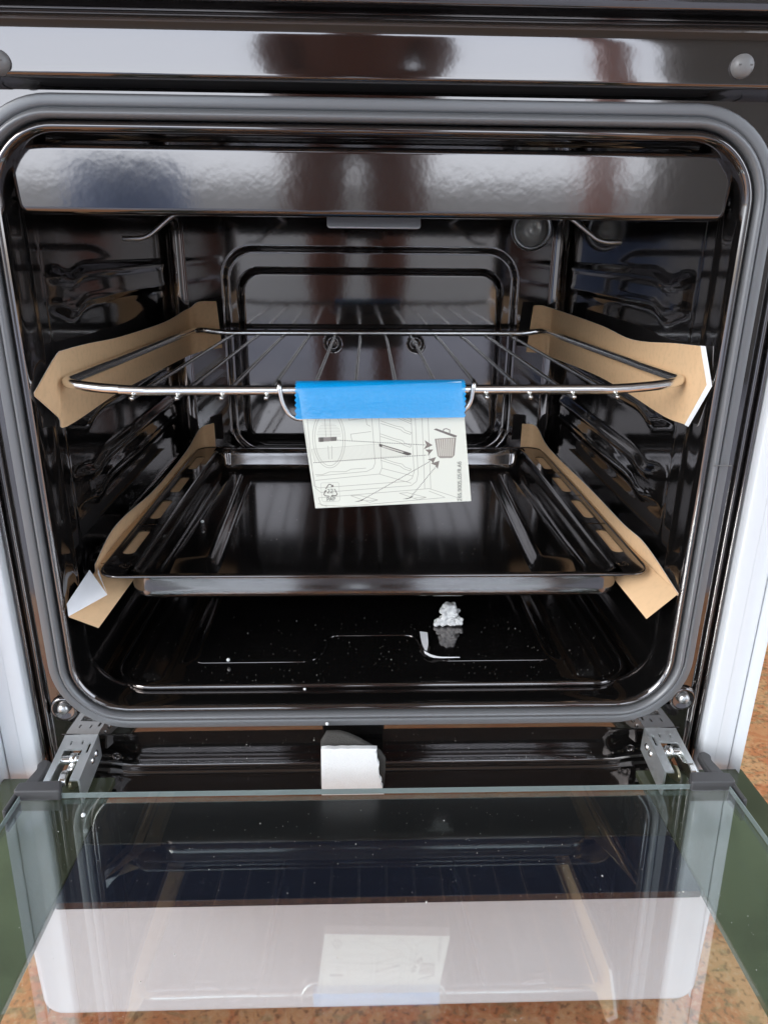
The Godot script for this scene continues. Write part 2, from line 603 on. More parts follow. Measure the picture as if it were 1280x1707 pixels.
func cooker() -> Node3D:
	var root := thing("cooker", "white cooker with black enamel oven, its door let down", "cooker")
	cavity(root)
	var path := rrect(MHW, MHH, 0.031, 14, 6)
	# pressed rim round the mouth
	var rim := soft([Vector2(0.0105, -0.0300), Vector2(0.0030, -0.0268), Vector2(0.0003, -0.0245), Vector2(-0.0006, -0.0218), Vector2(0.0004, -0.0190), Vector2(0.0006, -0.012), Vector2(0.0004, -0.004), Vector2(0.0010, 0.0002), Vector2(0.0026, 0.0022), Vector2(0.0044, 0.0020), Vector2(0.0058, 0.0002), Vector2(0.0064, -0.0030), Vector2(0.0080, -0.0045), Vector2(0.0150, -0.0045), Vector2(0.0235, -0.0045)])
	put("mouth_rim", sweep(path, MOUTH, rim, false), M.enamel, root)
	# rubber seal: a round lip and a flat band behind it
	var seal := soft([Vector2(0.0068, -0.0044), Vector2(0.0067, 0.0002), Vector2(0.0073, 0.0030), Vector2(0.0088, 0.0042), Vector2(0.0104, 0.0034), Vector2(0.0113, 0.0014), Vector2(0.0118, 0.0002), Vector2(0.0123, 0.0012), Vector2(0.0136, 0.0019), Vector2(0.0166, 0.0018), Vector2(0.0180, 0.0008), Vector2(0.0183, -0.0044)], 3)
	put("door_seal", sweep(path, MOUTH, seal, false), M.gasket, root)
	put("seal_join", rbox(0.0110, 0.0006, 0.0012, 0.0002), M.button_grey, root, T(0.2070, 0.4640, 0.0046))
	# upright side strips of the front frame with their pressed steps
	for s in [-1.0, 1.0]:
		var prof := soft([Vector2(0.2125, -0.0048), Vector2(0.2160, -0.0048), Vector2(0.2184, -0.0046), Vector2(0.2194, -0.0020), Vector2(0.2206, -0.0012), Vector2(0.2218, -0.0024), Vector2(0.2226, -0.0070), Vector2(0.2244, -0.0080), Vector2(0.2256, -0.0040), Vector2(0.2272, -0.0030), Vector2(0.2286, -0.0050), Vector2(0.2297, -0.0120)])
		var rows := []
		for q in prof:
			var row := PackedVector3Array()
			for j in 41:
				row.append(Vector3(s * q.x, lerpf(0.215, 0.662, j / 40.0), q.y))
			rows.append(row)
		put("frame_strip", grid(rows, false, s > 0), M.enamel, root)
		# white side panel: folded front edge with its seam, and the long side
		var pp := soft([Vector2(0.2293, -0.020), Vector2(0.2293, -0.004), Vector2(0.2296, 0.0006), Vector2(0.2310, 0.0026), Vector2(0.2380, 0.0036), Vector2(0.2386, 0.0036), Vector2(0.2390, 0.0026), Vector2(0.2394, 0.0036), Vector2(0.2480, 0.0040), Vector2(0.2498, 0.0030), Vector2(0.2506, 0.0008), Vector2(0.2507, -0.006), Vector2(0.2507, -0.30), Vector2(0.2507, -0.56)], 4)
		rows = []
		for q in pp:
			rows.append(PackedVector3Array([Vector3(s * q.x, 0.028, q.y), Vector3(s * q.x, 0.30, q.y), Vector3(s * q.x, 0.60, q.y), Vector3(s * q.x, 0.85, q.y)]))
		put("side_panel", grid(rows, false, s > 0), M.white_enamel, root)
	# corners of the frame behind the seal, above and below the mouth
	var low := soft([Vector2(0.2900, -0.0030), Vector2(0.2760, -0.0034), Vector2(0.2690, -0.0042), Vector2(0.2620, -0.0056), Vector2(0.2570, -0.0058), Vector2(0.2500, -0.0056), Vector2(0.2450, -0.0056), Vector2(0.2424, -0.0050), Vector2(0.2408, -0.0016), Vector2(0.2397, 0.0004), Vector2(0.2390, 0.0025), Vector2(0.2388, 0.0060), Vector2(0.2388, 0.0205), Vector2(0.2378, 0.0220), Vector2(0.2160, 0.0180)])
	var rows := []
	for q in low:
		var row := PackedVector3Array()
		for j in 41:
			var x := lerpf(-0.2135, 0.2135, j / 40.0)
			row.append(Vector3(x, q.x, q.y - 0.004 * sstep(0.165, 0.19, absf(x)) * (1.0 if q.x < 0.268 else 0.0)))
		rows.append(row)
	put("lower_crossbar", grid(rows, false, true), M.enamel, root)
	put("upper_frame", moved(slab(rrect(0.2135, 0.010, 0.002, 2), 0.004, 0.001), T(0, 0.6545, -0.0052)), M.enamel, root)
	for sx in [-1.0, 1.0]:
		for sy in [-1.0, 1.0]:
			var cp := PackedVector2Array()
			var cc := Vector2(MHW - 0.031, MHH - 0.031)
			for k in 9:
				var an := PI / 2 * k / 8.0
				cp.append(Vector2(cc.x + 0.053 * cos(an), cc.y + 0.053 * sin(an)) * Vector2(sx, sy))
			cp.append(Vector2(cc.x, 0.1945) * Vector2(sx, sy))
			cp.append(Vector2(0.2175, 0.1945) * Vector2(sx, sy))
			cp.append(Vector2(0.2175, cc.y) * Vector2(sx, sy))
			if sx * sy > 0: cp.reverse()
			put("frame_corner", slab(cp, 0.003, 0.0002, 1), M.enamel, root, T(MOUTH.x, MOUTH.y, -0.0050))
	# control fascia lip above the oven
	var fas := soft([Vector2(0.6570, -0.0060), Vector2(0.6588, 0.0010), Vector2(0.6596, 0.0070), Vector2(0.6602, 0.0112), Vector2(0.6612, 0.0129), Vector2(0.6630, 0.0133), Vector2(0.6720, 0.0130), Vector2(0.6800, 0.0125), Vector2(0.6832, 0.0112), Vector2(0.6870, 0.0080), Vector2(0.6900, 0.0040), Vector2(0.6912, -0.0010), Vector2(0.6922, -0.0020), Vector2(0.6940, 0.0020), Vector2(0.6980, 0.0050), Vector2(0.7200, 0.0060), Vector2(0.8500, 0.0060)])
	rows = []
	for q in fas:
		var row := PackedVector3Array()
		for j in 61:
			row.append(Vector3(lerpf(-0.2292, 0.2292, j / 60.0), q.x, q.y))
		rows.append(row)
	put("fascia_lip", grid(rows, false, false), M.enamel, root)
	put("hob_top", moved(rbox(0.502, 0.012, 0.60, 0.004), T(0, 0.857, -0.28)), M.white_enamel, root)
	for bx in [[0.1766, 0.6693], [-0.1803, 0.6655]]:
		var b := put("door_buffer", lathe([Vector2(0.0, 0.0048), Vector2(0.0020, 0.0047), Vector2(0.0038, 0.0042), Vector2(0.0050, 0.0028), Vector2(0.0054, 0.0010), Vector2(0.0054, -0.002)], 24), M.button_grey, root, Transform3D(Basis(Vector3.RIGHT, PI / 2), Vector3(bx[0], bx[1], 0.0131)))
		put("slot", moved(rbox(0.0068, 0.0002, 0.0007, 0.0001), T(0, 0.0046, 0)), M.ink, b)
	# heat shield hanging across the top of the mouth
	var sh := PackedVector2Array()
	for k in 5:
		var a := PI + PI / 2 * k / 4.0
		sh.append(Vector2(-0.1912 + 0.005 + 0.005 * cos(a), -0.0172 + 0.005 + 0.005 * sin(a)))
	for k in 5:
		var a := PI * 1.5 + PI / 2 * k / 4.0
		sh.append(Vector2(0.1912 - 0.005 + 0.005 * cos(a), -0.0172 + 0.005 + 0.005 * sin(a)))
	for k in 9:
		var a := PI / 2 * k / 8.0
		sh.append(Vector2(0.1930 - 0.012 + 0.012 * cos(a), 0.0170 - 0.012 + 0.012 * sin(a)))
	for k in 9:
		var a := PI / 2 + PI / 2 * k / 8.0
		sh.append(Vector2(-0.1930 + 0.012 + 0.012 * cos(a), 0.0170 - 0.012 + 0.012 * sin(a)))
	put("heat_shield", slab(sh, 0.016, 0.0036, 8), M.enamel_satin, root, T(0.0, 0.6172, -0.0075))
	# grill bracket and element ends that show below the shield
	put("grill_bracket", moved(slab(rrect(0.0268, 0.0055, 0.002, 3), 0.0012, 0.0004), Transform3D(Basis(Vector3.RIGHT, -0.5), Vector3(-0.0016, 0.6000, -0.032))), M.bare_sheet, root)
	put("element_wire", tube(fillet([Vector3(-0.1655, 0.5886, -0.10), Vector3(-0.1506, 0.5886, -0.10), Vector3(-0.1290, 0.6050, -0.10), Vector3(-0.1100, 0.6150, -0.12), Vector3(-0.10, 0.6160, -0.3)], 0.006), 0.0016, 8), M.steel, root)
	put("element_wire", tube(fillet([Vector3(0.1660, 0.5894, -0.10), Vector3(0.1508, 0.5898, -0.10), Vector3(0.1310, 0.6040, -0.10), Vector3(0.1120, 0.6150, -0.12), Vector3(0.10, 0.6160, -0.3)], 0.006), 0.0016, 8), M.steel, root)
	# oven lamp in the upper back corner
	var lamp := put("oven_lamp", lathe([Vector2(0.0205, -0.004), Vector2(0.0212, 0.0), Vector2(0.0200, 0.0035), Vector2(0.0172, 0.0040), Vector2(0.0160, 0.0015)], 32), M.steel, root, Transform3D(Basis(Vector3.RIGHT, PI / 2), Vector3(0.166, 0.6035, -0.3745)))
	put("lamp_cover", lathe([Vector2(0.0, 0.0135), Vector2(0.005, 0.0130), Vector2(0.010, 0.0110), Vector2(0.014, 0.0075), Vector2(0.0165, 0.0020)], 32), M.lamp_glass, lamp)
	put("lamp_ring", lathe([Vector2(0.0095, 0.002), Vector2(0.0098, 0.006), Vector2(0.0080, 0.0075), Vector2(0.0062, 0.006), Vector2(0.0040, 0.0045), Vector2(0.0, 0.0080)], 24), M.lamp_inner, lamp)
	# screws on the pressed back plate
	for sx in [-0.0388, 0.0500]:
		put("back_screw", lathe([Vector2(0, 0.0022), Vector2(0.0016, 0.0018), Vector2(0.0025, 0.0008), Vector2(0.0027, -0.001)], 14), M.steel, root, Transform3D(Basis(Vector3.RIGHT, PI / 2), Vector3(sx, 0.4875, -0.3765)))
	# cross-head screws by the lower corners, in their pressed eyes
	for s in [[-0.2084, 0.2924], [0.2120, 0.2955]]:
		var w := put("screw_eye", lathe([Vector2(0.0095, -0.001), Vector2(0.0088, 0.0010), Vector2(0.0070, 0.0012), Vector2(0.0055, 0.0002), Vector2(0.0, 0.0)], 24), M.enamel, root, Transform3D(Basis(Vector3.RIGHT, PI / 2), Vector3(s[0], s[1] - 0.001, -0.0030)))
		var hd := put("screw_head", lathe([Vector2(0, 0.0030), Vector2(0.0022, 0.0027), Vector2(0.0036, 0.0016), Vector2(0.0040, 0.0002), Vector2(0.0040, -0.001)], 20), M.steel, w, T(0, 0.0012, -0.001))
		for k in 2:
			hd.set_meta("label", "cross-head screw")
		put("cross_slot", joined([[rbox(0.0038, 0.0006, 0.0008, 0.0001), T(0, 0.0030, -0.001)], [rbox(0.0008, 0.0006, 0.0038, 0.0001), T(0, 0.0030, -0.001)]]), M.ink, w)
	for s in [[-0.1798, 0.2480], [0.1826, 0.2495]]:
		put("fixing_hole", lathe([Vector2(0.0032, 0.0006), Vector2(0.0024, 0.0010), Vector2(0.0016, 0.0004), Vector2(0.0014, -0.002), Vector2(0.0, -0.002)], 16), M.enamel, root, Transform3D(Basis(Vector3.RIGHT, PI / 2), Vector3(s[0], s[1], -0.0085)))
	# storage drawer below, plinth and body
	var dr := PackedVector2Array()
	for q in rrect(0.2480, 0.0855, 0.016, 8): dr.append(q)
	put("drawer_front", slab(dr, 0.030, 0.007, 6), M.white_enamel, root, T(0, 0.1235, 0.0270))
	put("body_shell", moved(rbox(0.455, 0.16, 0.50, 0.004), T(0, 0.125, -0.27)), M.dark_base, root)
	put("back_panel", moved(rbox(0.498, 0.81, 0.006, 0.001), T(0, 0.445, -0.563)), M.dark_base, root)
	for s in [[-1, 0], [1, 0], [-1, 1], [1, 1]]:
		put("foot", lathe([Vector2(0.016, 0.0), Vector2(0.017, 0.004), Vector2(0.014, 0.010), Vector2(0.010, 0.046), Vector2(0, 0.046)], 16), M.plastic, root, T(s[0] * 0.21, 0.0, -0.05 - s[1] * 0.45))
	for s in [-1.0, 1.0]: hinge(root, s)
	return root

func hinge(root: Node3D, s: float) -> void:
	var h := Node3D.new()
	h.name = "door_hinge"
	root.add_child(h, true)
	h.position = Vector3(s * 0.2000, 0.2700, -0.004)
	h.rotation = Vector3(0.03, s * -0.06, 0)
	var c := CSGCombiner3D.new()
	c.name = "housing"
	h.add_child(c, true)
	var body := CSGBox3D.new()
	body.name = "channel"
	body.size = Vector3(0.0220, 0.019, 0.044)
	body.position = Vector3(0, -0.0095, 0.022)
	c.add_child(body)
	body.material = M.zinc
	var cuts := [[Vector3(0, -0.0145, 0.026), Vector3(0.0194, 0.0262, 0.054)], [Vector3(s * 0.001, 0, 0.034), Vector3(0.0118, 0.01, 0.038)], [Vector3(s * -0.0082, 0, 0.014), Vector3(0.0016, 0.01, 0.010)], [Vector3(s * -0.003, 0, 0.0085), Vector3(0.0010, 0.01, 0.004)], [Vector3(s * 0.0045, 0, 0.0085), Vector3(0.0010, 0.01, 0.004)], [Vector3(s * 0.011, -0.024, 0.03), Vector3(0.006, 0.018, 0.05)]]
	for q in cuts:
		var b := CSGBox3D.new()
		b.name = "opening"
		b.position = q[0]
		b.size = q[1]
		b.operation = CSGShape3D.OPERATION_SUBTRACTION
		b.material = M.zinc
		c.add_child(b, true)
	put("pin", tube(PackedVector3Array([Vector3(-0.0096, -0.0035, 0.0215), Vector3(0.0096, -0.0035, 0.0215)]), 0.0030, 14), M.chrome, h)
	put("roller", tube(PackedVector3Array([Vector3(s * -0.0010 - 0.002, -0.0032, 0.0215), Vector3(s * -0.0010 + 0.002, -0.0032, 0.0215)]), 0.0043, 16), M.chrome, h)
	var arm := PackedVector2Array()
	for q in fillet([Vector3(0, -0.010, 0), Vector3(0.020, -0.012, 0), Vector3(0.034, -0.004, 0), Vector3(0.034, 0.001, 0), Vector3(0.026, 0.0030, 0), Vector3(0.020, -0.0025, 0), Vector3(0, -0.004, 0)], 0.003, 4, true): arm.append(Vector2(q.x, q.y))
	put("arm", slab(arm, 0.0042, 0.0006), M.chrome, h, Transform3D(Basis(Vector3.UP, -PI / 2), Vector3(s * 0.0035 + 0.002, -0.0005, 0.0120)))
	put("link", slab(arm, 0.0018, 0.0004), M.brass_zinc, h, Transform3D(Basis(Vector3.UP, -PI / 2), Vector3(s * -0.0025 + 0.001, -0.0045, 0.0100)))
	put("rivet", lathe([Vector2(0, 0.0012), Vector2(0.0018, 0.0010), Vector2(0.0026, 0.0), Vector2(0.0026, -0.001)], 14), M.chrome, h, Transform3D(Basis(Vector3(0, 0, 1), s * PI / 2), Vector3(s * -0.0110, -0.0085, 0.010)))
	put("rivet", lathe([Vector2(0, 0.0012), Vector2(0.0018, 0.0010), Vector2(0.0026, 0.0), Vector2(0.0026, -0.001)], 14), M.chrome, h, Transform3D(Basis(Vector3(0, 0, 1), s * PI / 2), Vector3(s * -0.0110, -0.0075, 0.018)))

func oven_door(root: Node3D) -> void:
	var d := Node3D.new()
	d.name = "oven_door"
	root.add_child(d, true)
	d.position = Vector3(0.0025, 0.2665, 0.0490)
	d.rotation.x = -0.035
	var flat := Basis(Vector3.RIGHT, -PI / 2)   # slab outline x, y -> x, -z ; face up
	# inner pane
	put("inner_glass", slab(rrect(0.2210, 0.200, 0.002, 2), 0.004, 0.0003, 2), M.clear_glass, d, Transform3D(flat, Vector3(0, 0, 0.200)))
	put("reflective_film", grid([PackedVector3Array([Vector3(-0.2205, -0.0044, 0.0005), Vector3(0.2205, -0.0044, 0.0005)]), PackedVector3Array([Vector3(-0.2205, -0.0044, 0.3995), Vector3(0.2205, -0.0044, 0.3995)])], false, true), M.coated_glass, d)
	put("ground_edge", rbox(0.4416, 0.0036, 0.0007, 0.0002), M.glass_edge, d, T(0, -0.0020, -0.0004))
	for s in [-1.0, 1.0]:
		put("ground_edge", rbox(0.0007, 0.0036, 0.398, 0.0002), M.glass_edge, d, T(s * 0.2214, -0.0020, 0.200))
	# outer skin: painted border round a clear window
	var y := -0.0190
	var wx := 0.1780
	var z0 := 0.064
	put("painted_border", slab(rrect((0.2525 - wx) / 2, 0.2175, 0.001, 2), 0.005, 0.0008), M.painted_glass, d, Transform3D(flat, Vector3(-(0.2525 + wx) / 2, y, 0.1785)))
	put("painted_border", slab(rrect((0.2525 - wx) / 2, 0.2175, 0.001, 2), 0.005, 0.0008), M.painted_glass, d, Transform3D(flat, Vector3((0.2525 + wx) / 2, y, 0.1785)))
	put("printed_band", slab(rrect(wx - 0.0002, (z0 - 0.022) / 2, 0.0005, 2), 0.005, 0.0005), M.navy_print, d, Transform3D(flat, Vector3(0, y - 0.0005, (z0 + 0.022) / 2)))
	put("base_profile", moved(rbox(2 * wx - 0.0004, 0.008, 0.036, 0.001), T(0, y - 0.004, 0.004)), M.dark_base, d)
	put("window_pane", slab(rrect(wx - 0.0002, (0.330 - z0) / 2, 0.0005, 2), 0.004, 0.0003), M.clear_glass, d, Transform3D(flat, Vector3(0, y - 0.0004, (0.330 + z0) / 2 + 0.0002)))
	put("painted_border", slab(rrect(wx - 0.0002, 0.0325, 0.0005, 2), 0.005, 0.0005), M.painted_glass, d, Transform3D(flat, Vector3(0, y, 0.363)))
	# plastic end pieces that hold the inner pane
	for s in [-1.0, 1.0]:
		var cap := PackedVector2Array()
		for q in fillet([Vector3(-0.0145, -0.0050, 0), Vector3(0.0145, -0.0050, 0), Vector3(0.0145, 0.0040, 0), Vector3(-0.0110, 0.0055, 0)], 0.0025, 4, true): cap.append(Vector2(q.x * s if s > 0 else q.x * s, q.y))
		if s < 0: cap.reverse()
		var k := put("end_cap", slab(cap, 0.0075, 0.0012, 3), M.plastic, d, Transform3D(flat, Vector3(s * 0.2105, 0.0034, -0.0030)))
		var hk := PackedVector2Array()
		for q in fillet([Vector3(0.0030, 0.0, 0), Vector3(0.0125, 0.0, 0), Vector3(0.0098, 0.0165, 0), Vector3(0.0118, 0.0215, 0), Vector3(0.0085, 0.0262, 0), Vector3(0.0035, 0.0240, 0), Vector3(0.0028, 0.0160, 0)], 0.002, 4, true): hk.append(Vector2(q.x * s, q.y))
		if s < 0: hk.reverse()
		put("hook", slab(hk, 0.0060, 0.0014, 3), M.plastic, k, T(0, 0.002, -0.0012))
		put("cheek", moved(rbox(0.0022, 0.018, 0.016, 0.0008), T(s * 0.0138, -0.010, -0.0105)), M.plastic, k)

func wire_rack() -> void:
	var root := thing("wire_rack", "chrome wire shelf with thin bars in the middle of the oven", "oven shelf", Vector3(0, 0.5, -0.18))
	var o := Vector3(0, -0.5, 0.18)
	var loop := [Vector3(-0.145, 0.5030, -0.0205), Vector3(0.145, 0.5050, -0.0205), Vector3(0.1700, 0.5068, -0.0215), Vector3(0.1885, 0.5095, -0.0240), Vector3(0.1862, 0.5085, -0.10), Vector3(0.1800, 0.5060, -0.328), Vector3(0.1750, 0.5060, -0.338), Vector3(0.158, 0.5025, -0.345), Vector3(-0.150, 0.5015, -0.345), Vector3(-0.168, 0.5050, -0.338), Vector3(-0.1760, 0.5050, -0.328), Vector3(-0.1835, 0.5065, -0.10), Vector3(-0.1870, 0.5070, -0.0240), Vector3(-0.1700, 0.5048, -0.0215)]
	var pts := PackedVector3Array()
	for p in fillet(loop, 0.008, 5, true): pts.append(p + o)
	put("frame", tube(pts, 0.0030, 12, true), M.chrome, root)
	for k in 12:
		var xf := lerpf(-0.1451, 0.1460, k / 11.0)
		var xb := lerpf(-0.1390, 0.1460, k / 11.0)
		var yf := lerpf(0.5030, 0.5050, k / 11.0) - 0.0040
		put("bar", tube(PackedVector3Array([Vector3(xf, yf, -0.0160) + o, Vector3(xf, yf, -0.05) + o, Vector3(xb, 0.5000, -0.300) + o, Vector3(xb, 0.4985, -0.346) + o]), 0.0014, 8), M.chrome, root)
	var hp := fillet([Vector3(-0.0578, 0.5085, -0.0205), Vector3(-0.0576, 0.5072, -0.0160), Vector3(-0.0560, 0.4960, -0.0155), Vector3(-0.0500, 0.4870, -0.0155), Vector3(0.0490, 0.4895, -0.0155), Vector3(0.0566, 0.4955, -0.0155), Vector3(0.0584, 0.5085, -0.0160), Vector3(0.0586, 0.5098, -0.0205)], 0.006)
	for i in hp.size(): hp[i] += o
	put("card_hanger", tube(hp, 0.0014, 8), M.chrome, root)

# height of the tray sheet over its base
func tray_h(x: float, z: float) -> float:
	# z from -0.1625 (back) to 0.1625 (front), relative to the middle
	var d := sdbox(Vector2(x, z), Vector2.ZERO, Vector2(0.1645, 0.1590), 0.014)
	var h := 0.020 * sstep(-0.010, -0.001, d)
	for s in [-1.0, 1.0]:
		var u: float = s * x
		var mid := 0.136
		var along := sstep(-0.128, -0.108, z) * (1.0 - sstep(0.100, 0.125, z))
		var half := lerpf(0.009, 0.017, (z + 0.12) / 0.24)
		var q: float = 1.0 - sstep(half - 0.004, half + 0.004, absf(u - mid))
		h = maxf(h, along * q * 0.0065)
	return h

func baking_tray() -> void:
	var root := thing("baking_tray", "black enamel baking tray with slotted side rims on the lower level", "baking tray", Vector3(0.0015, 0.3610, -0.1830))
	var rows := []
	for i in 135:
		var z := lerpf(-0.1590, 0.1590, i / 134.0)
		var row := PackedVector3Array()
		for j in 161:
			var x := lerpf(-0.1655, 0.1655, j / 160.0)
			row.append(Vector3(x, tray_h(x, z), z))
		rows.append(row)
	put("pan", grid(rows, false, true), M.enamel_tray, root)
	# flat rim with its slots
	var parts := []
	var up := Basis(Vector3.RIGHT, -PI / 2)
	var y := 0.0200
	var xi := 0.1640
	var xo := 0.1838
	var zo := 0.1620
	var xm := 0.1742
	for s in [-1.0, 1.0]:
		var cuts := []
		for zc in [-0.1030, -0.0330, 0.0330, 0.1030]:
			var outer := PackedVector2Array([Vector2(xo, zc - 0.034), Vector2(xo, zc + 0.034)])
			var inner := PackedVector2Array([Vector2(xi, zc + 0.034), Vector2(xi, zc - 0.034)])
			outer.append(Vector2(xm, zc + 0.034)); inner.append(Vector2(xm, zc - 0.034))
			for k in 7:
				var an := PI / 2 - PI / 2 * k / 6.0
				outer.append(Vector2(xm + 0.0044 * cos(an), zc + 0.0185 + 0.0040 * sin(an)))
			for k in 7:
				var an := -PI / 2 * k / 6.0
				outer.append(Vector2(xm + 0.0044 * cos(an), zc - 0.0185 + 0.0040 * sin(an)))
			for k in 7:
				var an := -PI / 2 - PI / 2 * k / 6.0
				inner.append(Vector2(xm + 0.0044 * cos(an), zc - 0.0185 + 0.0040 * sin(an)))
			for k in 7:
				var an := PI - PI / 2 * k / 6.0
				inner.append(Vector2(xm + 0.0044 * cos(an), zc + 0.0185 + 0.0040 * sin(an)))
			outer.append(Vector2(xm, zc - 0.034)); inner.append(Vector2(xm, zc + 0.034))
			cuts.append(outer); cuts.append(inner)
		# corner pieces, front and back
		for e in [-1.0, 1.0]:
			var cp := PackedVector2Array([Vector2(xi, 0.137 * e), Vector2(xo, 0.137 * e)])
			for k in 7:
				var an := PI / 2 * k / 6.0
				cp.append(Vector2(xo - 0.014 + 0.014 * cos(an), (zo - 0.014 + 0.014 * sin(an)) * e))
			cp.append(Vector2(0.150, zo * e)); cp.append(Vector2(0.150, 0.158 * e)); cp.append(Vector2(0.1575, 0.1565 * e)); cp.append(Vector2(0.1620, 0.152 * e))
			cuts.append(cp)
		for q in cuts:
			var o := PackedVector2Array()
			for p in q: o.append(Vector2(p.x * s, p.y))
			var ar := 0.0
			for i in o.size(): ar += o[i].cross(o[(i + 1) % o.size()])
			if ar < 0: o.reverse()
			parts.append([slab(o, 0.0010, 0.0, 1), Transform3D(up, Vector3(0, y, 0))])
	for e in [-1.0, 1.0]:
		parts.append([slab(PackedVector2Array([Vector2(-0.150, e * 0.160 - 0.002), Vector2(0.150, e * 0.160 - 0.002), Vector2(0.150, e * 0.160 + 0.002), Vector2(-0.150, e * 0.160 + 0.002)]), 0.0010, 0.0, 1), Transform3D(up, Vector3(0, y, 0))])
	put("rim", joined(parts), M.enamel_tray, root)
	for s in [-1.0, 1.0]:
		put("corner_dimple", lathe([Vector2(0.0042, 0.0002), Vector2(0.0036, 0.0006), Vector2(0.0026, 0.0004), Vector2(0.0014, -0.0002), Vector2(0, -0.0004)], 16), M.enamel, root, T(s * 0.1690, 0.0201, 0.1465))
	# the pan's outer wall
	var wall := soft([Vector2(0.0005, 0.0190), Vector2(-0.0006, 0.0175), Vector2(-0.0004, 0.0120), Vector2(0.0000, 0.0070), Vector2(-0.0008, 0.0035), Vector2(-0.0052, 0.0008), Vector2(-0.0085, -0.0006), Vector2(-0.0200, -0.0008)], 4)
	put("outer_wall", sweep(rrect(0.1655, 0.1600, 0.016, 8, 4), Vector2.ZERO, wall, true), M.enamel_tray, root, Transform3D(up, Vector3.ZERO))
	# rolled edge round the rim
	var eo := rrect(0.1838, 0.1620, 0.014, 8)
	var ep := PackedVector3Array()
	for q in eo: ep.append(Vector3(q.x, 0.0195, q.y))
	put("rolled_edge", tube(ep, 0.0012, 8, true), M.enamel_tray, root)

# a strip of card: stations of [top point, bottom point]
func strip(st: Array, sub := 5) -> ArrayMesh:
	var top := []; var bot := []
	for s in st:
		top.append(s[0]); bot.append(s[1])
	var rows := []
	for lst in [top, bot]:
		var row := PackedVector3Array()
		for i in lst.size() - 1:
			var p0: Vector3 = lst[maxi(i - 1, 0)]; var p1: Vector3 = lst[i]; var p2: Vector3 = lst[i + 1]; var p3: Vector3 = lst[mini(i + 2, lst.size() - 1)]
			for k in sub: row.append(p1.cubic_interpolate(p2, p0 if i > 0 else p1 - (p2 - p1), p3 if i < lst.size() - 2 else p2 + (p2 - p1), float(k) / sub))
		row.append(lst[lst.size() - 1])
		rows.append(row)
	var mid := []
	for k in 5:
		var row := PackedVector3Array()
		for i in rows[0].size(): row.append(rows[0][i].lerp(rows[1][i], k / 4.0))
		mid.append(row)
	return grid(mid)

func shifted(st: Array, d: Vector3) -> Array:
	var out := []
	for s in st: out.append([s[0] + d, s[1] + d])
	return out

func patch(pts: Array, d: Vector3) -> ArrayMesh:
	# flat four-cornered piece, moved by d
	var rows := []
	for k in 6:
		var row := PackedVector3Array()
		for j in 6:
			var a: Vector3 = pts[0].lerp(pts[1], j / 5.0)
			var b: Vector3 = pts[3].lerp(pts[2], j / 5.0)
			row.append(a.lerp(b, k / 5.0) + d)
		rows.append(row)
	return grid(rows)

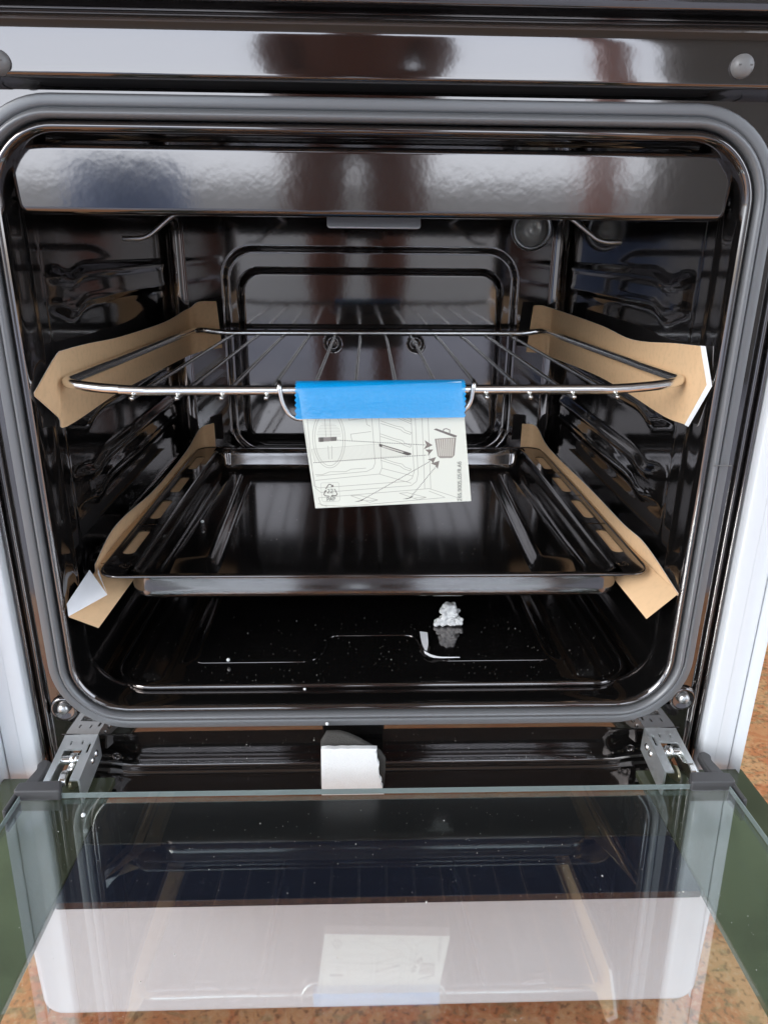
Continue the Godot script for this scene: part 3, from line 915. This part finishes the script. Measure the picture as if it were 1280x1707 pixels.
func card_strips() -> void:
	var V := func(x: float, y: float, z: float) -> Vector3: return Vector3(x, y, z)
	var th := 0.0005
	var grp := "kraft card strips packed in the oven"
	# upper left: folded round the back corner of the shelf, pointed front end
	var a := thing("card_strip", "brown card strip with pointed end beside the wire shelf's left side", "card strip", Vector3.ZERO, grp)
	var st := [[V.call(-0.1545, 0.5319, -0.3500), V.call(-0.1516, 0.4855, -0.3500)], [V.call(-0.1720, 0.5312, -0.3510), V.call(-0.1690, 0.4828, -0.3510)], [V.call(-0.1795, 0.5260, -0.3470), V.call(-0.1795, 0.4800, -0.3470)], [V.call(-0.1835, 0.5235, -0.3300), V.call(-0.1835, 0.4795, -0.3300)], [V.call(-0.1865, 0.5190, -0.270), V.call(-0.1865, 0.4800, -0.260)], [V.call(-0.1885, 0.5198, -0.150), V.call(-0.1880, 0.4810, -0.180)], [V.call(-0.1905, 0.5225, -0.085), V.call(-0.1900, 0.4808, -0.120)], [V.call(-0.1905, 0.5238, -0.042), V.call(-0.1895, 0.4795, -0.027)], [V.call(-0.1908, 0.5222, -0.0290), V.call(-0.1905, 0.4870, -0.0190)], [V.call(-0.1926, 0.5060, 0.0030), V.call(-0.1926, 0.5040, 0.0030)]]
	put("brown_face", strip(st), M.kraft, a)
	put("white_back", strip(shifted(st, Vector3(-th, 0, -th * 0.5))), M.white_card, a)
	# upper right
	a = thing("card_strip", "brown card strip with white bent edge beside the wire shelf's right side", "card strip", Vector3.ZERO, grp)
	st = [[V.call(0.1680, 0.5300, -0.3500), V.call(0.1640, 0.4830, -0.3500)], [V.call(0.1760, 0.5302, -0.3510), V.call(0.1800, 0.4818, -0.3510)], [V.call(0.1830, 0.5285, -0.3460), V.call(0.1850, 0.4805, -0.3460)], [V.call(0.1865, 0.5275, -0.3280), V.call(0.1875, 0.4800, -0.3280)], [V.call(0.1880, 0.5262, -0.195), V.call(0.1890, 0.4850, -0.200)], [V.call(0.1890, 0.5230, -0.120), V.call(0.1895, 0.4845, -0.120)], [V.call(0.1905, 0.5290, -0.050), V.call(0.1900, 0.4820, -0.050)], [V.call(0.1912, 0.5318, -0.0140), V.call(0.1910, 0.4835, -0.0190)]]
	put("brown_face", strip(st), M.kraft, a)
	put("white_back", strip(shifted(st, Vector3(th, 0, -th * 0.5))), M.white_card, a)
	put("brown_face", patch([V.call(0.1912, 0.5318, -0.0140), V.call(0.1928, 0.5112, -0.0020), V.call(0.1928, 0.5100, -0.0020), V.call(0.1910, 0.4835, -0.0190)], Vector3.ZERO), M.kraft, a)
	put("bent_edge", strip([[V.call(0.1910, 0.5320, -0.0145), V.call(0.1930, 0.5320, -0.0120)], [V.call(0.1925, 0.5112, -0.0018), V.call(0.1943, 0.5110, 0.0012)], [V.call(0.1908, 0.4833, -0.0188), V.call(0.1926, 0.4825, -0.0170)]], 1), M.white_card, a)
	# lower left: upright part by the wall, flat part below the tray rim, front end hanging out
	a = thing("card_strip", "brown card strip under the baking tray's left rim with white turned corner", "card strip", Vector3.ZERO, grp)
	st = [[V.call(-0.1660, 0.4060, -0.3520), V.call(-0.1660, 0.3760, -0.3520)], [V.call(-0.1800, 0.4010, -0.3480), V.call(-0.1800, 0.3765, -0.3480)], [V.call(-0.1850, 0.3890, -0.300), V.call(-0.1850, 0.3770, -0.300)], [V.call(-0.1860, 0.3870, -0.185), V.call(-0.1860, 0.3770, -0.185)], [V.call(-0.1885, 0.3905, -0.110), V.call(-0.1885, 0.3770, -0.110)], [V.call(-0.1895, 0.3890, -0.075), V.call(-0.1890, 0.3770, -0.075)], [V.call(-0.1870, 0.3830, -0.0340), V.call(-0.1870, 0.3755, -0.0340)]]
	put("brown_face", strip(st), M.kraft, a)
	put("white_back", strip(shifted(st, Vector3(-th, 0, -th * 0.5))), M.white_card, a)
	put("brown_face", patch([V.call(-0.1885, 0.3797, -0.345), V.call(-0.1680, 0.3797, -0.345), V.call(-0.1680, 0.3796, -0.045), V.call(-0.1885, 0.3796, -0.045)], Vector3.ZERO), M.kraft, a)
	put("brown_face", patch([V.call(-0.1880, 0.3796, -0.045), V.call(-0.1640, 0.3700, -0.048), V.call(-0.1769, 0.3543, 0.0), V.call(-0.1928, 0.3645, 0.004)], Vector3.ZERO), M.kraft, a)
	put("white_flap", patch([V.call(-0.1850, 0.3815, -0.033), V.call(-0.1840, 0.3790, -0.029), V.call(-0.1736, 0.3712, -0.0135), V.call(-0.1790, 0.3770, -0.022)], Vector3.ZERO), M.white_card, a)
	put("white_flap", patch([V.call(-0.1895, 0.3815, -0.030), V.call(-0.1736, 0.3712, -0.0135), V.call(-0.1927, 0.3652, 0.0045), V.call(-0.1930, 0.3735, 0.0035)], Vector3.ZERO), M.white_card, a)
	# lower right
	a = thing("card_strip", "brown card strip under the baking tray's right rim, front end hanging out", "card strip", Vector3.ZERO, grp)
	st = [[V.call(0.1660, 0.4060, -0.3520), V.call(0.1660, 0.3760, -0.3520)], [V.call(0.1805, 0.4040, -0.3480), V.call(0.1805, 0.3765, -0.3480)], [V.call(0.1860, 0.3900, -0.310), V.call(0.1860, 0.3770, -0.310)], [V.call(0.1890, 0.3895, -0.180), V.call(0.1880, 0.3770, -0.180)], [V.call(0.1880, 0.3905, -0.090), V.call(0.1880, 0.3770, -0.090)], [V.call(0.1905, 0.3900, -0.050), V.call(0.1900, 0.3760, -0.050)], [V.call(0.1933, 0.3784, 0.004), V.call(0.1930, 0.3770, 0.004)]]
	put("brown_face", strip(st), M.kraft, a)
	put("white_back", strip(shifted(st, Vector3(th, 0, -th * 0.5))), M.white_card, a)
	put("brown_face", patch([V.call(0.1905, 0.3797, -0.345), V.call(0.1690, 0.3797, -0.345), V.call(0.1690, 0.3796, -0.045), V.call(0.1895, 0.3796, -0.045)], Vector3.ZERO), M.kraft, a)
	put("brown_face", patch([V.call(0.1895, 0.3796, -0.045), V.call(0.1660, 0.3700, -0.048), V.call(0.1770, 0.3582, 0.0), V.call(0.1933, 0.3784, 0.004)], Vector3.ZERO), M.kraft, a)

# ------------------------------------------------------------------ the printed card
var art: Image
const AW := 1024
const AH := 792

func uv_of(p: Vector2) -> Vector2:
	# drawing coordinates -> picture pixels (the card lies askew in the drawing's frame)
	var o := Vector2(257, 818)
	var ex := Vector2(871, -46)
	var ey := Vector2(-72, -650)
	var d := p - o
	var det := ex.x * ey.y - ex.y * ey.x
	return Vector2((d.x * ey.y - d.y * ey.x) / det * AW, (1.0 - (ex.x * d.y - ex.y * d.x) / det) * AH)

func dot(p: Vector2, r: float, g: Color, s := 1.0) -> void:
	for y in range(int(p.y - r - 1), int(p.y + r + 2)):
		for x in range(int(p.x - r - 1), int(p.x + r + 2)):
			if x < 0 or y < 0 or x >= AW or y >= AH: continue
			var k := clampf(r + 0.5 - p.distance_to(Vector2(x, y)), 0, 1) * s
			if k > 0: art.set_pixel(x, y, art.get_pixel(x, y).lerp(g, k))

func line(pts: Array, w: float, g: Color, gap := 0.0) -> void:
	for i in pts.size() - 1:
		var a := uv_of(pts[i]); var b := uv_of(pts[i + 1])
		var n := maxi(1, int(a.distance_to(b) / (gap if gap > 0 else 0.7)))
		for k in n + 1: dot(a.lerp(b, float(k) / n), w, g, 1.0 if gap > 0 or w > 1.2 else 0.6)

func area(pts: Array, g: Color) -> void:
	var q := PackedVector2Array()
	var lo := Vector2(1e9, 1e9); var hi := -lo
	for p in pts:
		var u := uv_of(p)
		q.append(u); lo = lo.min(u); hi = hi.max(u)
	for y in range(maxi(0, int(lo.y)), mini(AH, int(hi.y) + 2)):
		for x in range(maxi(0, int(lo.x)), mini(AW, int(hi.x) + 2)):
			if Geometry2D.is_point_in_polygon(Vector2(x, y), q): art.set_pixel(x, y, g)

func V2(list: Array) -> Array:
	var out := []
	for k in range(0, list.size(), 2): out.append(Vector2(list[k], list[k + 1]))
	return out

func draw_card() -> ImageTexture:
	art = Image.create(AW, AH, false, Image.FORMAT_RGB8)
	art.fill(Color(0.865, 0.868, 0.82))
	var g := Color(0.63, 0.62, 0.58)
	var k := Color(0.32, 0.30, 0.28)
	var thin := 1.3
	# oven opening, walls and door of the drawing
	for p in [[205, 330, 215, 298, 240, 278, 740, 224, 785, 230, 806, 262, 828, 620, 820, 662, 790, 686, 290, 728, 262, 705, 205, 330], [228, 332, 240, 305, 262, 292, 730, 246, 768, 252, 785, 280, 806, 610, 795, 645, 770, 662, 280, 702, 252, 690, 228, 332], [262, 300, 530, 262, 560, 282, 575, 320, 592, 560, 580, 590, 545, 608, 268, 636], [610, 256, 628, 590, 615, 622, 262, 660], [628, 590, 800, 632], [612, 622, 790, 672], [840, 190, 866, 704], [872, 190, 900, 704], [262, 628, 300, 628, 340, 612, 430, 610, 460, 596, 540, 590], [450, 285, 515, 272, 540, 290, 548, 352, 566, 362], [450, 285, 452, 330, 540, 320], [460, 405, 570, 390], [460, 405, 466, 440], [275, 758, 890, 702, 1050, 752, 1050, 766], [275, 758, 290, 800, 420, 806, 980, 752], [890, 716, 975, 748], [275, 790, 320, 806]]:
		line(V2(p), thin, g)
	# runners at the side
	for dy in [0, 70, 140, 270]:
		line(V2([622, 262 + dy, 700, 288 + dy, 740, 296 + dy, 755, 312 + dy, 790, 324 + dy, 784, 334 + dy, 748, 322 + dy, 730, 308 + dy, 622, 276 + dy]), thin, g)
	for dy in [0, 18, 34]: line(V2([640, 252 + dy, 788, 296 + dy * 1.5]), thin, g)
	# fan cover, shaft, label on it
	for rr in [[88, 158], [76, 146]]:
		var e := []
		for i in 49: e.append(Vector2(342 + rr[0] * cos(TAU * i / 48), 432 + rr[1] * sin(TAU * i / 48)))
		line(e, thin, g)
	for i in 26:
		for j in 12:
			var q := Vector2(276 + i * 5.4 + (j % 2) * 2.7, 352 + j * 8)
			if Vector2((q.x - 342) / 66, (q.y - 412) / 70).length() < 1.0 and q.y < 424: dot(uv_of(q), 1.8, g, 0.9)
	line(V2([322, 325, 326, 420]), thin, g); line(V2([350, 325, 352, 420]), thin, g); line(V2([336, 470, 338, 540]), thin, g); line(V2([356, 470, 356, 540]), thin, g)
	area(V2([284, 424, 384, 420, 384, 442, 284, 448]), Color(0.52, 0.50, 0.48))
	area(V2([292, 424, 312, 423, 312, 447, 292, 448]), Color(0.36, 0.34, 0.32))
	area(V2([352, 422, 384, 420, 384, 440, 352, 444]), Color(0.42, 0.40, 0.38))
	# shelf of the drawing
	for i in 15:
		line(V2([246 + i, 488 + i * 4.6, 620 + i * 10.5, 456 + i * 4.2]), 0.5, Color(0.66, 0.65, 0.61))
	line(V2([246, 488, 262, 560, 785, 516, 620, 456, 246, 488]), 0.9, g)
	area(V2([614, 455, 786, 505, 792, 512, 770, 518, 614, 470]), k)
	area(V2([630, 464, 752, 500, 740, 504, 630, 474]), Color(0.75, 0.74, 0.70))
	# dotted leads and arrow heads
	for p in [[390, 438, 862, 460], [256, 562, 868, 516], [532, 760, 890, 552], [792, 746, 925, 580]]: line(V2(p), 3.0, k, 11.0)
	for p in [[862, 434, 906, 461, 858, 484, 872, 460], [866, 486, 910, 484, 880, 521, 884, 502], [880, 540, 926, 526, 908, 565, 902, 548], [898, 562, 945, 546, 936, 592, 924, 572]]: area(V2(p), Color(0.48, 0.45, 0.42))
	# waste bin
	area(V2([917, 426, 1034, 418, 1028, 515, 1014, 530, 948, 532, 934, 520]), Color(0.58, 0.55, 0.52))
	for i in 8: area(V2([928 + i * 12.6, 430 - i, 935 + i * 12.6, 430 - i, 946 + i * 10, 520, 940 + i * 10, 520]), Color(0.78, 0.76, 0.71))
	area(V2([910, 376, 924, 370, 1038, 408, 1034, 417, 1020, 416]), Color(0.45, 0.42, 0.40))
	line(V2([962, 386, 965, 374, 980, 371, 998, 378, 998, 392]), 2.6, Color(0.50, 0.47, 0.45))
	# loose parts lying on the door of the drawing
	for x in [0, 270]:
		line(V2([455 + x, 745 - x * 0.06, 500 + x, 742 - x * 0.06, 605 + x, 768 - x * 0.06, 560 + x, 782 - x * 0.06, 455 + x, 745 - x * 0.06]), thin, g)
		line(V2([540 + x, 772 - x * 0.06, 600 + x, 768 - x * 0.06]), 1.2, g)
		area(V2([474 + x, 778 - x * 0.06, 505 + x, 772 - x * 0.06, 535 + x, 758 - x * 0.06, 520 + x, 772 - x * 0.06, 498 + x, 778 - x * 0.06]), k)
	# recycling mark
	line(V2([296, 674, 384, 670, 390, 676, 394, 768, 388, 776, 302, 780, 296, 774, 290, 680, 296, 674]), 0.9, g)
	var rc := Color(0.40, 0.38, 0.36)
	line(V2([318, 706, 334, 682, 346, 682, 352, 692]), 2.6, rc)
	line(V2([366, 708, 380, 736, 374, 744, 352, 746]), 2.6, rc)
	line(V2([334, 748, 312, 746, 306, 738, 314, 722]), 2.6, rc)
	area(V2([344, 698, 362, 694, 356, 682]), rc); area(V2([356, 738, 354, 754, 344, 747]), rc); area(V2([306, 724, 322, 722, 318, 712]), rc)
	return ImageTexture.create_from_image(art)

func instruction_card() -> void:
	var bl := Vector3(-0.0374, 0.4323, -0.0090)
	var br := Vector3(0.0593, 0.4369, -0.0090)
	var up := Vector3(-0.0088, 0.0735, -0.0045)
	var root := thing("instruction_card", "cream printed instruction card hanging from the front of the wire shelf", "card", bl)
	var ex := br - bl
	var n := ex.cross(up).normalized()
	var m := StandardMaterial3D.new()
	m.resource_name = "printed_card"
	m.albedo_texture = draw_card()
	m.roughness = 0.55
	var fr := []
	var bk := []
	for i in 9:
		var a := PackedVector3Array(); var b := PackedVector3Array()
		for j in 9:
			var p := ex * (j / 8.0) + up * (1.0 - i / 8.0)
			a.append(p); b.append(p - n * 0.0004)
		fr.append(a); bk.append(b)
	put("printed_face", grid(fr), m, root)
	put("plain_back", grid(bk, false, true), M.white_card, root)
	# lettering
	var f := SystemFont.new()
	f.font_names = PackedStringArray(["Droid Sans"])
	var bs := Basis(ex.normalized(), n.cross(ex.normalized()), n)
	var words := [["22", Vector2(342, 720), 0.0036, 0.0], ["PAP", Vector2(345, 765), 0.0028, 0.0], ["265.9005.05/R.A6", Vector2(1060, 660), 0.0029, PI / 2]]
	for w in words:
		var tm := TextMesh.new()
		tm.text = w[0]
		tm.font = f
		tm.font_size = 32
		tm.pixel_size = w[2] / 32.0
		tm.depth = 0.0
		var uv := uv_of(w[1])
		var at := ex * (uv.x / AW) + up * (1.0 - uv.y / AH) + n * 0.0003
		put("lettering", tm, M.ink, root, Transform3D(bs * Basis(Vector3.BACK, w[3]), at))
	# blue tape holding it to the shelf's front rail
	var t := thing("blue_tape", "strip of bright blue tape fixing the card to the wire shelf", "tape", Vector3(0.0024, 0.5, -0.0162))
	var rows := []
	var pr := [Vector2(0.4896, 0.0090), Vector2(0.4960, 0.0083), Vector2(0.5020, 0.0074), Vector2(0.5068, 0.0058), Vector2(0.5094, 0.0030), Vector2(0.5101, -0.002), Vector2(0.5088, -0.0068), Vector2(0.5040, -0.0078)]
	for q in soft(pr, 4):
		var row := PackedVector3Array()
		for j in 25:
			var x := lerpf(-0.0500, 0.0502, j / 24.0)
			row.append(Vector3(x, q.x - 0.5 + x * 0.012, q.y ))
		var i := rows.size()
		row[0].x += 0.0006 if i % 2 == 0 else -0.0004
		row[24].x += -0.0005 if i % 2 == 0 else 0.0004
		rows.append(row)
	put("film", grid(rows, false, true), M.tape, t)

# ------------------------------------------------------------------ foam
func lump(seed_: int, r: Vector3, rough: float, freq: float) -> ArrayMesh:
	var f := FastNoiseLite.new()
	f.seed = seed_
	f.noise_type = FastNoiseLite.TYPE_CELLULAR
	f.cellular_return_type = FastNoiseLite.RETURN_DISTANCE
	f.frequency = freq
	var rows := []
	for i in 33:
		var th := PI * i / 32.0
		var row := PackedVector3Array()
		for j in 48:
			var ph := TAU * j / 48
			var d := Vector3(sin(th) * cos(ph), cos(th), sin(th) * sin(ph))
			var k := 1.0 - rough * (f.get_noise_3dv(d) + 1.0)
			row.append(d * r * k)
		rows.append(row)
	return grid(rows, true, false)

func foam_bits() -> void:
	# broken lump on the oven floor: a crumb of stuck-together beads
	var c := thing("foam_crumb", "broken white foam crumb lying on the black oven floor", "foam crumb", Vector3(0.0605, 0.3005, -0.0990))
	var rng := RandomNumberGenerator.new()
	rng.seed = 5
	var bones := []
	for ix in range(-4, 5):
		for iy in 6:
			for iz in range(-1, 2):
				var w := lerpf(4.2, 2.2, iy / 5.0) - (1.2 if iy == 2 else 0.0)
				if absf(ix) > w + rng.randf_range(-0.7, 0.5): continue
				var p := Vector3(ix * 0.0024 + (iy % 2) * 0.0012, 0.0018 + iy * 0.0030, iz * 0.0026) + Vector3(rng.randf_range(-0.0006, 0.0006), rng.randf_range(-0.0004, 0.0006), rng.randf_range(-0.0008, 0.0008))
				var r := rng.randf_range(0.0014, 0.0021)
				bones.append([p, p + Vector3(0.0001, 0, 0), r, r])
	put("beads", body_mesh(bones, 0.0007, 0.0006), M.foam, c)
	# thin white strip below it, made in place of a bright highlight
	var cu := thing("highlight_strip", "thin white strip standing in for a highlight on the oven floor below the foam crumb", "highlight strip", Vector3(0.0385, 0.3005, -0.0600))
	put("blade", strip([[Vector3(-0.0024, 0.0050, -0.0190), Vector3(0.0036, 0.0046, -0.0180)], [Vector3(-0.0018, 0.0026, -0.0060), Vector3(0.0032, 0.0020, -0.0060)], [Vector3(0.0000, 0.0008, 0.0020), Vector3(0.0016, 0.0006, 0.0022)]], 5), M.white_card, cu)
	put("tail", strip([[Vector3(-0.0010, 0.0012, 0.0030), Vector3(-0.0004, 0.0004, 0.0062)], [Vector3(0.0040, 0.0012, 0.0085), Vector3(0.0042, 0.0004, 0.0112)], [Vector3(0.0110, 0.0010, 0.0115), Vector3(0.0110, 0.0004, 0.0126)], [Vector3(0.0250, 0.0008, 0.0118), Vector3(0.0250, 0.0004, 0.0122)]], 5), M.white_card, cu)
	# single beads
	var ball := lathe([Vector2(0, 0.0013), Vector2(0.0007, 0.0011), Vector2(0.0012, 0.0005), Vector2(0.0013, 0.0), Vector2(0.0011, -0.0007), Vector2(0.0006, -0.0012), Vector2(0, -0.0013)], 12)
	for b in [[Vector3(-0.1390, 0.3720, -0.1448), "white foam bead lying in the baking tray", 1.0], [Vector3(-0.1055, 0.3025, -0.0450), "white foam bead on the left of the oven floor", 1.0], [Vector3(-0.0484, 0.2962, -0.0164), "white foam bead at the front edge of the oven floor", 0.8], [Vector3(-0.0322, 0.2830, 0.0050), "white foam bead on the rubber door seal", 0.9], [Vector3(-0.1730, 0.2687, 0.0700), "white foam bead on the left of the door glass", 1.0]]:
		var o := put("foam_bead", ball, M.foam, null, Transform3D(Basis.from_scale(Vector3.ONE * b[2]), b[0] + Vector3(0, 0.0, 0)))
		tag(o, b[1], "foam bead", "loose foam beads")
	# torn white foam block standing in the gap at the hinge side of the door
	var o := PackedVector2Array()
	o.append(Vector2(-0.0180, -0.0190)); o.append(Vector2(0.0238, -0.0190))
	for k in 15:
		var t := k / 14.0
		o.append(Vector2(lerpf(0.0236, 0.0180, t) + rng.randf_range(-0.0011, 0.0011), lerpf(-0.0180, 0.0182, t)))
	for k in range(1, 8): o.append(Vector2(lerpf(0.0180, -0.0180, k / 8.0), 0.0186 + rng.randf_range(-0.0004, 0.0004)))
	o.append(Vector2(-0.0180, 0.0182))
	var fb := put("foam_block", slab(o, 0.0045, 0.0005, 2), M.foam, null, Transform3D(Basis(Vector3.RIGHT, -0.12), Vector3(-0.0178, 0.2563, 0.0210)).scaled_local(Vector3(1, 0.92, 1)))
	tag(fb, "torn white foam block standing at the middle of the door hinge", "foam block")
	# grey fibre wedge behind it
	var w := PackedVector2Array()
	for q in [[-0.0205, -0.0320], [0.0235, -0.0320], [0.0240, -0.012], [0.0210, -0.0065], [0.0140, -0.0010], [0.0060, 0.0040], [-0.0020, 0.0080], [-0.0080, 0.0092], [-0.0160, 0.0090], [-0.0195, 0.0020]]: w.append(Vector2(q[0], q[1]) + Vector2(rng.randf_range(-0.0006, 0.0006), rng.randf_range(-0.0005, 0.0005)))
	var gw := put("fibre_wedge", slab(w, 0.0055, 0.002, 3), M.grey_foam, null, Transform3D(Basis(Vector3.RIGHT, -0.10), Vector3(-0.0165, 0.2712, 0.0128)))
	tag(gw, "dark grey fibre wedge behind the torn white foam block", "insulation")

func dust() -> void:
	var rng := RandomNumberGenerator.new()
	rng.seed = 9
	var b := BoxMesh.new()
	b.size = Vector3(1, 0.6, 1)
	var spots := []
	for k in 380:
		var x := rng.randf_range(-0.175, 0.175); var z := -0.014 - 0.10 * pow(rng.randf(), 1.6)
		spots.append(Vector3(x, 0.2953 + floor_relief(x, z), z))
	for k in 160:
		var x := rng.randf_range(-0.125, 0.125); var z := rng.randf_range(-0.10, 0.10)
		spots.append(Vector3(x + 0.0015, 0.3613 + tray_h(x, z), z - 0.183))
	for k in 420:
		var z := 0.02 + 0.16 * pow(rng.randf(), 1.3)
		spots.append(Vector3(rng.randf_range(-0.19, 0.19), 0.2665 + sin(0.035) * z + 0.0002, 0.0468 + z))
	for k in 160:
		spots.append(Vector3(rng.randf_range(-0.17, 0.17), rng.randf_range(0.238, 0.2665), -0.0046))
	var mm := MultiMesh.new()
	mm.transform_format = MultiMesh.TRANSFORM_3D
	mm.mesh = b
	mm.instance_count = spots.size()
	for k in spots.size():
		var s := rng.randf_range(0.00010, 0.00032) * (2.2 if rng.randf() < 0.05 else 1.0)
		mm.set_instance_transform(k, Transform3D(Basis.from_euler(Vector3(rng.randf() * 3, rng.randf() * 3, rng.randf() * 3)).scaled(Vector3(s, s * 0.6, s * rng.randf_range(0.6, 1.6))), spots[k]))
	var o := MultiMeshInstance3D.new()
	o.name = "dust_specks"
	o.multimesh = mm
	o.material_override = M.dust
	add_child(o)
	tag(o, "fine pale dust specks on the enamel and glass", "dust", "", "stuff")

# ------------------------------------------------------------------ the person the enamel mirrors
func photographer() -> void:
	# standing, arms down; bones with a radius at each end
	var J := {"hip": Vector3(0, 0.95, 1.60), "waist": Vector3(0, 1.09, 1.58), "chest": Vector3(0, 1.34, 1.53), "neck": Vector3(0, 1.51, 1.49), "jaw": Vector3(0, 1.575, 1.43), "head": Vector3(0, 1.655, 1.46)}
	var B := [[J.hip + Vector3(-0.07, 0, 0), J.hip + Vector3(0.07, 0, 0), 0.125, 0.125], [J.hip, J.waist, 0.135, 0.125], [J.waist, J.chest, 0.125, 0.135], [J.chest + Vector3(-0.10, 0.06, -0.01), J.chest + Vector3(0.10, 0.06, -0.01), 0.085, 0.085], [J.chest, J.neck, 0.11, 0.052], [J.neck, J.jaw, 0.052, 0.060], [J.jaw, J.head, 0.066, 0.090], [J.head, J.head + Vector3(0, 0.02, 0.03), 0.092, 0.088]]
	for s in [-1.0, 1.0]:
		var sh := Vector3(s * 0.178, 1.43, 1.52)
		var el := Vector3(s * 0.190, 1.16, 1.55)
		var wr := Vector3(s * 0.170, 0.92, 1.47)
		var kn := Vector3(s * 0.110, 0.50, 1.57)
		var an := Vector3(s * 0.110, 0.09, 1.63)
		B.append_array([[sh, el, 0.056, 0.043], [el, wr, 0.043, 0.028], [wr, wr + Vector3(-s * 0.03, -0.03, -0.06), 0.030, 0.026]])
		for k in 4: B.append([wr + Vector3(-s * 0.03 + (k - 1.5) * 0.017, -0.03, -0.06), wr + Vector3(-s * 0.035 + (k - 1.5) * 0.018, -0.075, -0.105 + absf(k - 1.5) * 0.006), 0.0095, 0.008])
		B.append([wr + Vector3(-s * 0.02, -0.01, -0.03), wr + Vector3(-s * 0.065, -0.035, -0.065), 0.011, 0.009])
		B.append_array([[J.hip + Vector3(s * 0.09, 0, -0.02), kn, 0.095, 0.068], [kn, an, 0.066, 0.046], [an + Vector3(0, -0.045, 0.02), an + Vector3(s * 0.03, -0.055, -0.16), 0.042, 0.034]])
	var m := body_mesh(B, 0.02, 0.03)
	var o := thing("person", "person in dark clothes standing in front of the oven, mirrored in its enamel", "person", Vector3(-0.02, 0, 0.0))
	put("body", m, M.cloth, o)
	put("face", lathe([Vector2(0, 0.115), Vector2(0.040, 0.105), Vector2(0.066, 0.07), Vector2(0.074, 0.02), Vector2(0.068, -0.04), Vector2(0.045, -0.09), Vector2(0.02, -0.108), Vector2(0, -0.11)], 24), M.skin, o, Transform3D(Basis(Vector3.RIGHT, 0.25).scaled(Vector3(1, 1, 0.9)), J.head + Vector3(0, -0.02, -0.035)))

# smooth union of tapered capsules, meshed as surface nets
func body_mesh(B: Array, cell: float, k: float) -> ArrayMesh:
	var lo := Vector3(1e9, 1e9, 1e9); var hi := -lo
	for b in B:
		var r := Vector3.ONE * (maxf(b[2], b[3]) + cell * 2)
		lo = lo.min(b[0] - r).min(b[1] - r)
		hi = hi.max(b[0] + r).max(b[1] + r)
	var n := Vector3i(((hi - lo) / cell).ceil()) + Vector3i.ONE
	var f := PackedFloat32Array()
	f.resize(n.x * n.y * n.z)
	f.fill(1.0)
	for b in B:
		var rr := maxf(b[2], b[3]) + cell * 2 + k
		var a0 := Vector3i((((b[0] as Vector3).min(b[1]) - Vector3.ONE * rr - lo) / cell).floor()).clamp(Vector3i.ZERO, n - Vector3i.ONE)
		var a1 := Vector3i((((b[0] as Vector3).max(b[1]) + Vector3.ONE * rr - lo) / cell).ceil()).clamp(Vector3i.ZERO, n - Vector3i.ONE)
		var d: Vector3 = b[1] - b[0]
		var dd := maxf(d.length_squared(), 1e-9)
		for z in range(a0.z, a1.z + 1):
			for y in range(a0.y, a1.y + 1):
				for x in range(a0.x, a1.x + 1):
					var p := lo + Vector3(x, y, z) * cell
					var t := clampf((p - b[0]).dot(d) / dd, 0, 1)
					var v: float = p.distance_to(b[0] + d * t) - lerpf(b[2], b[3], t)
					var i := (z * n.y + y) * n.x + x
					var h := maxf(k - absf(f[i] - v), 0.0) / k
					f[i] = minf(f[i], v) - h * h * k * 0.25
	var id := PackedInt32Array()
	id.resize(f.size())
	id.fill(-1)
	var vs := PackedVector3Array()
	for z in n.z - 1:
		for y in n.y - 1:
			for x in n.x - 1:
				var sum := Vector3.ZERO
				var cnt := 0
				var c := []
				for q in 8:
					c.append(f[((z + (q >> 2)) * n.y + y + ((q >> 1) & 1)) * n.x + x + (q & 1)])
				for e in [[0, 1], [2, 3], [4, 5], [6, 7], [0, 2], [1, 3], [4, 6], [5, 7], [0, 4], [1, 5], [2, 6], [3, 7]]:
					var va: float = c[e[0]]; var vb: float = c[e[1]]
					if (va < 0) != (vb < 0):
						var t := va / (va - vb)
						var pa := Vector3(e[0] & 1, (e[0] >> 1) & 1, e[0] >> 2)
						var pb := Vector3(e[1] & 1, (e[1] >> 1) & 1, e[1] >> 2)
						sum += pa.lerp(pb, t)
						cnt += 1
				if cnt:
					id[(z * n.y + y) * n.x + x] = vs.size()
					vs.append(lo + (Vector3(x, y, z) + sum / cnt) * cell)
	var idx := PackedInt32Array()
	var st := [1, n.x, n.x * n.y]
	for z in range(1, n.z - 1):
		for y in range(1, n.y - 1):
			for x in range(1, n.x - 1):
				var i := (z * n.y + y) * n.x + x
				for ax in 3:
					var inside := f[i] < 0
					if inside == (f[i + st[ax]] < 0): continue
					var u: int = st[(ax + 1) % 3]; var v: int = st[(ax + 2) % 3]
					var q := [id[i - u - v], id[i - v], id[i], id[i - u]]
					if q.min() < 0: continue
					if inside: idx.append_array([q[0], q[2], q[1], q[0], q[3], q[2]])
					else: idx.append_array([q[0], q[1], q[2], q[0], q[2], q[3]])
	return smooth(vs, idx)
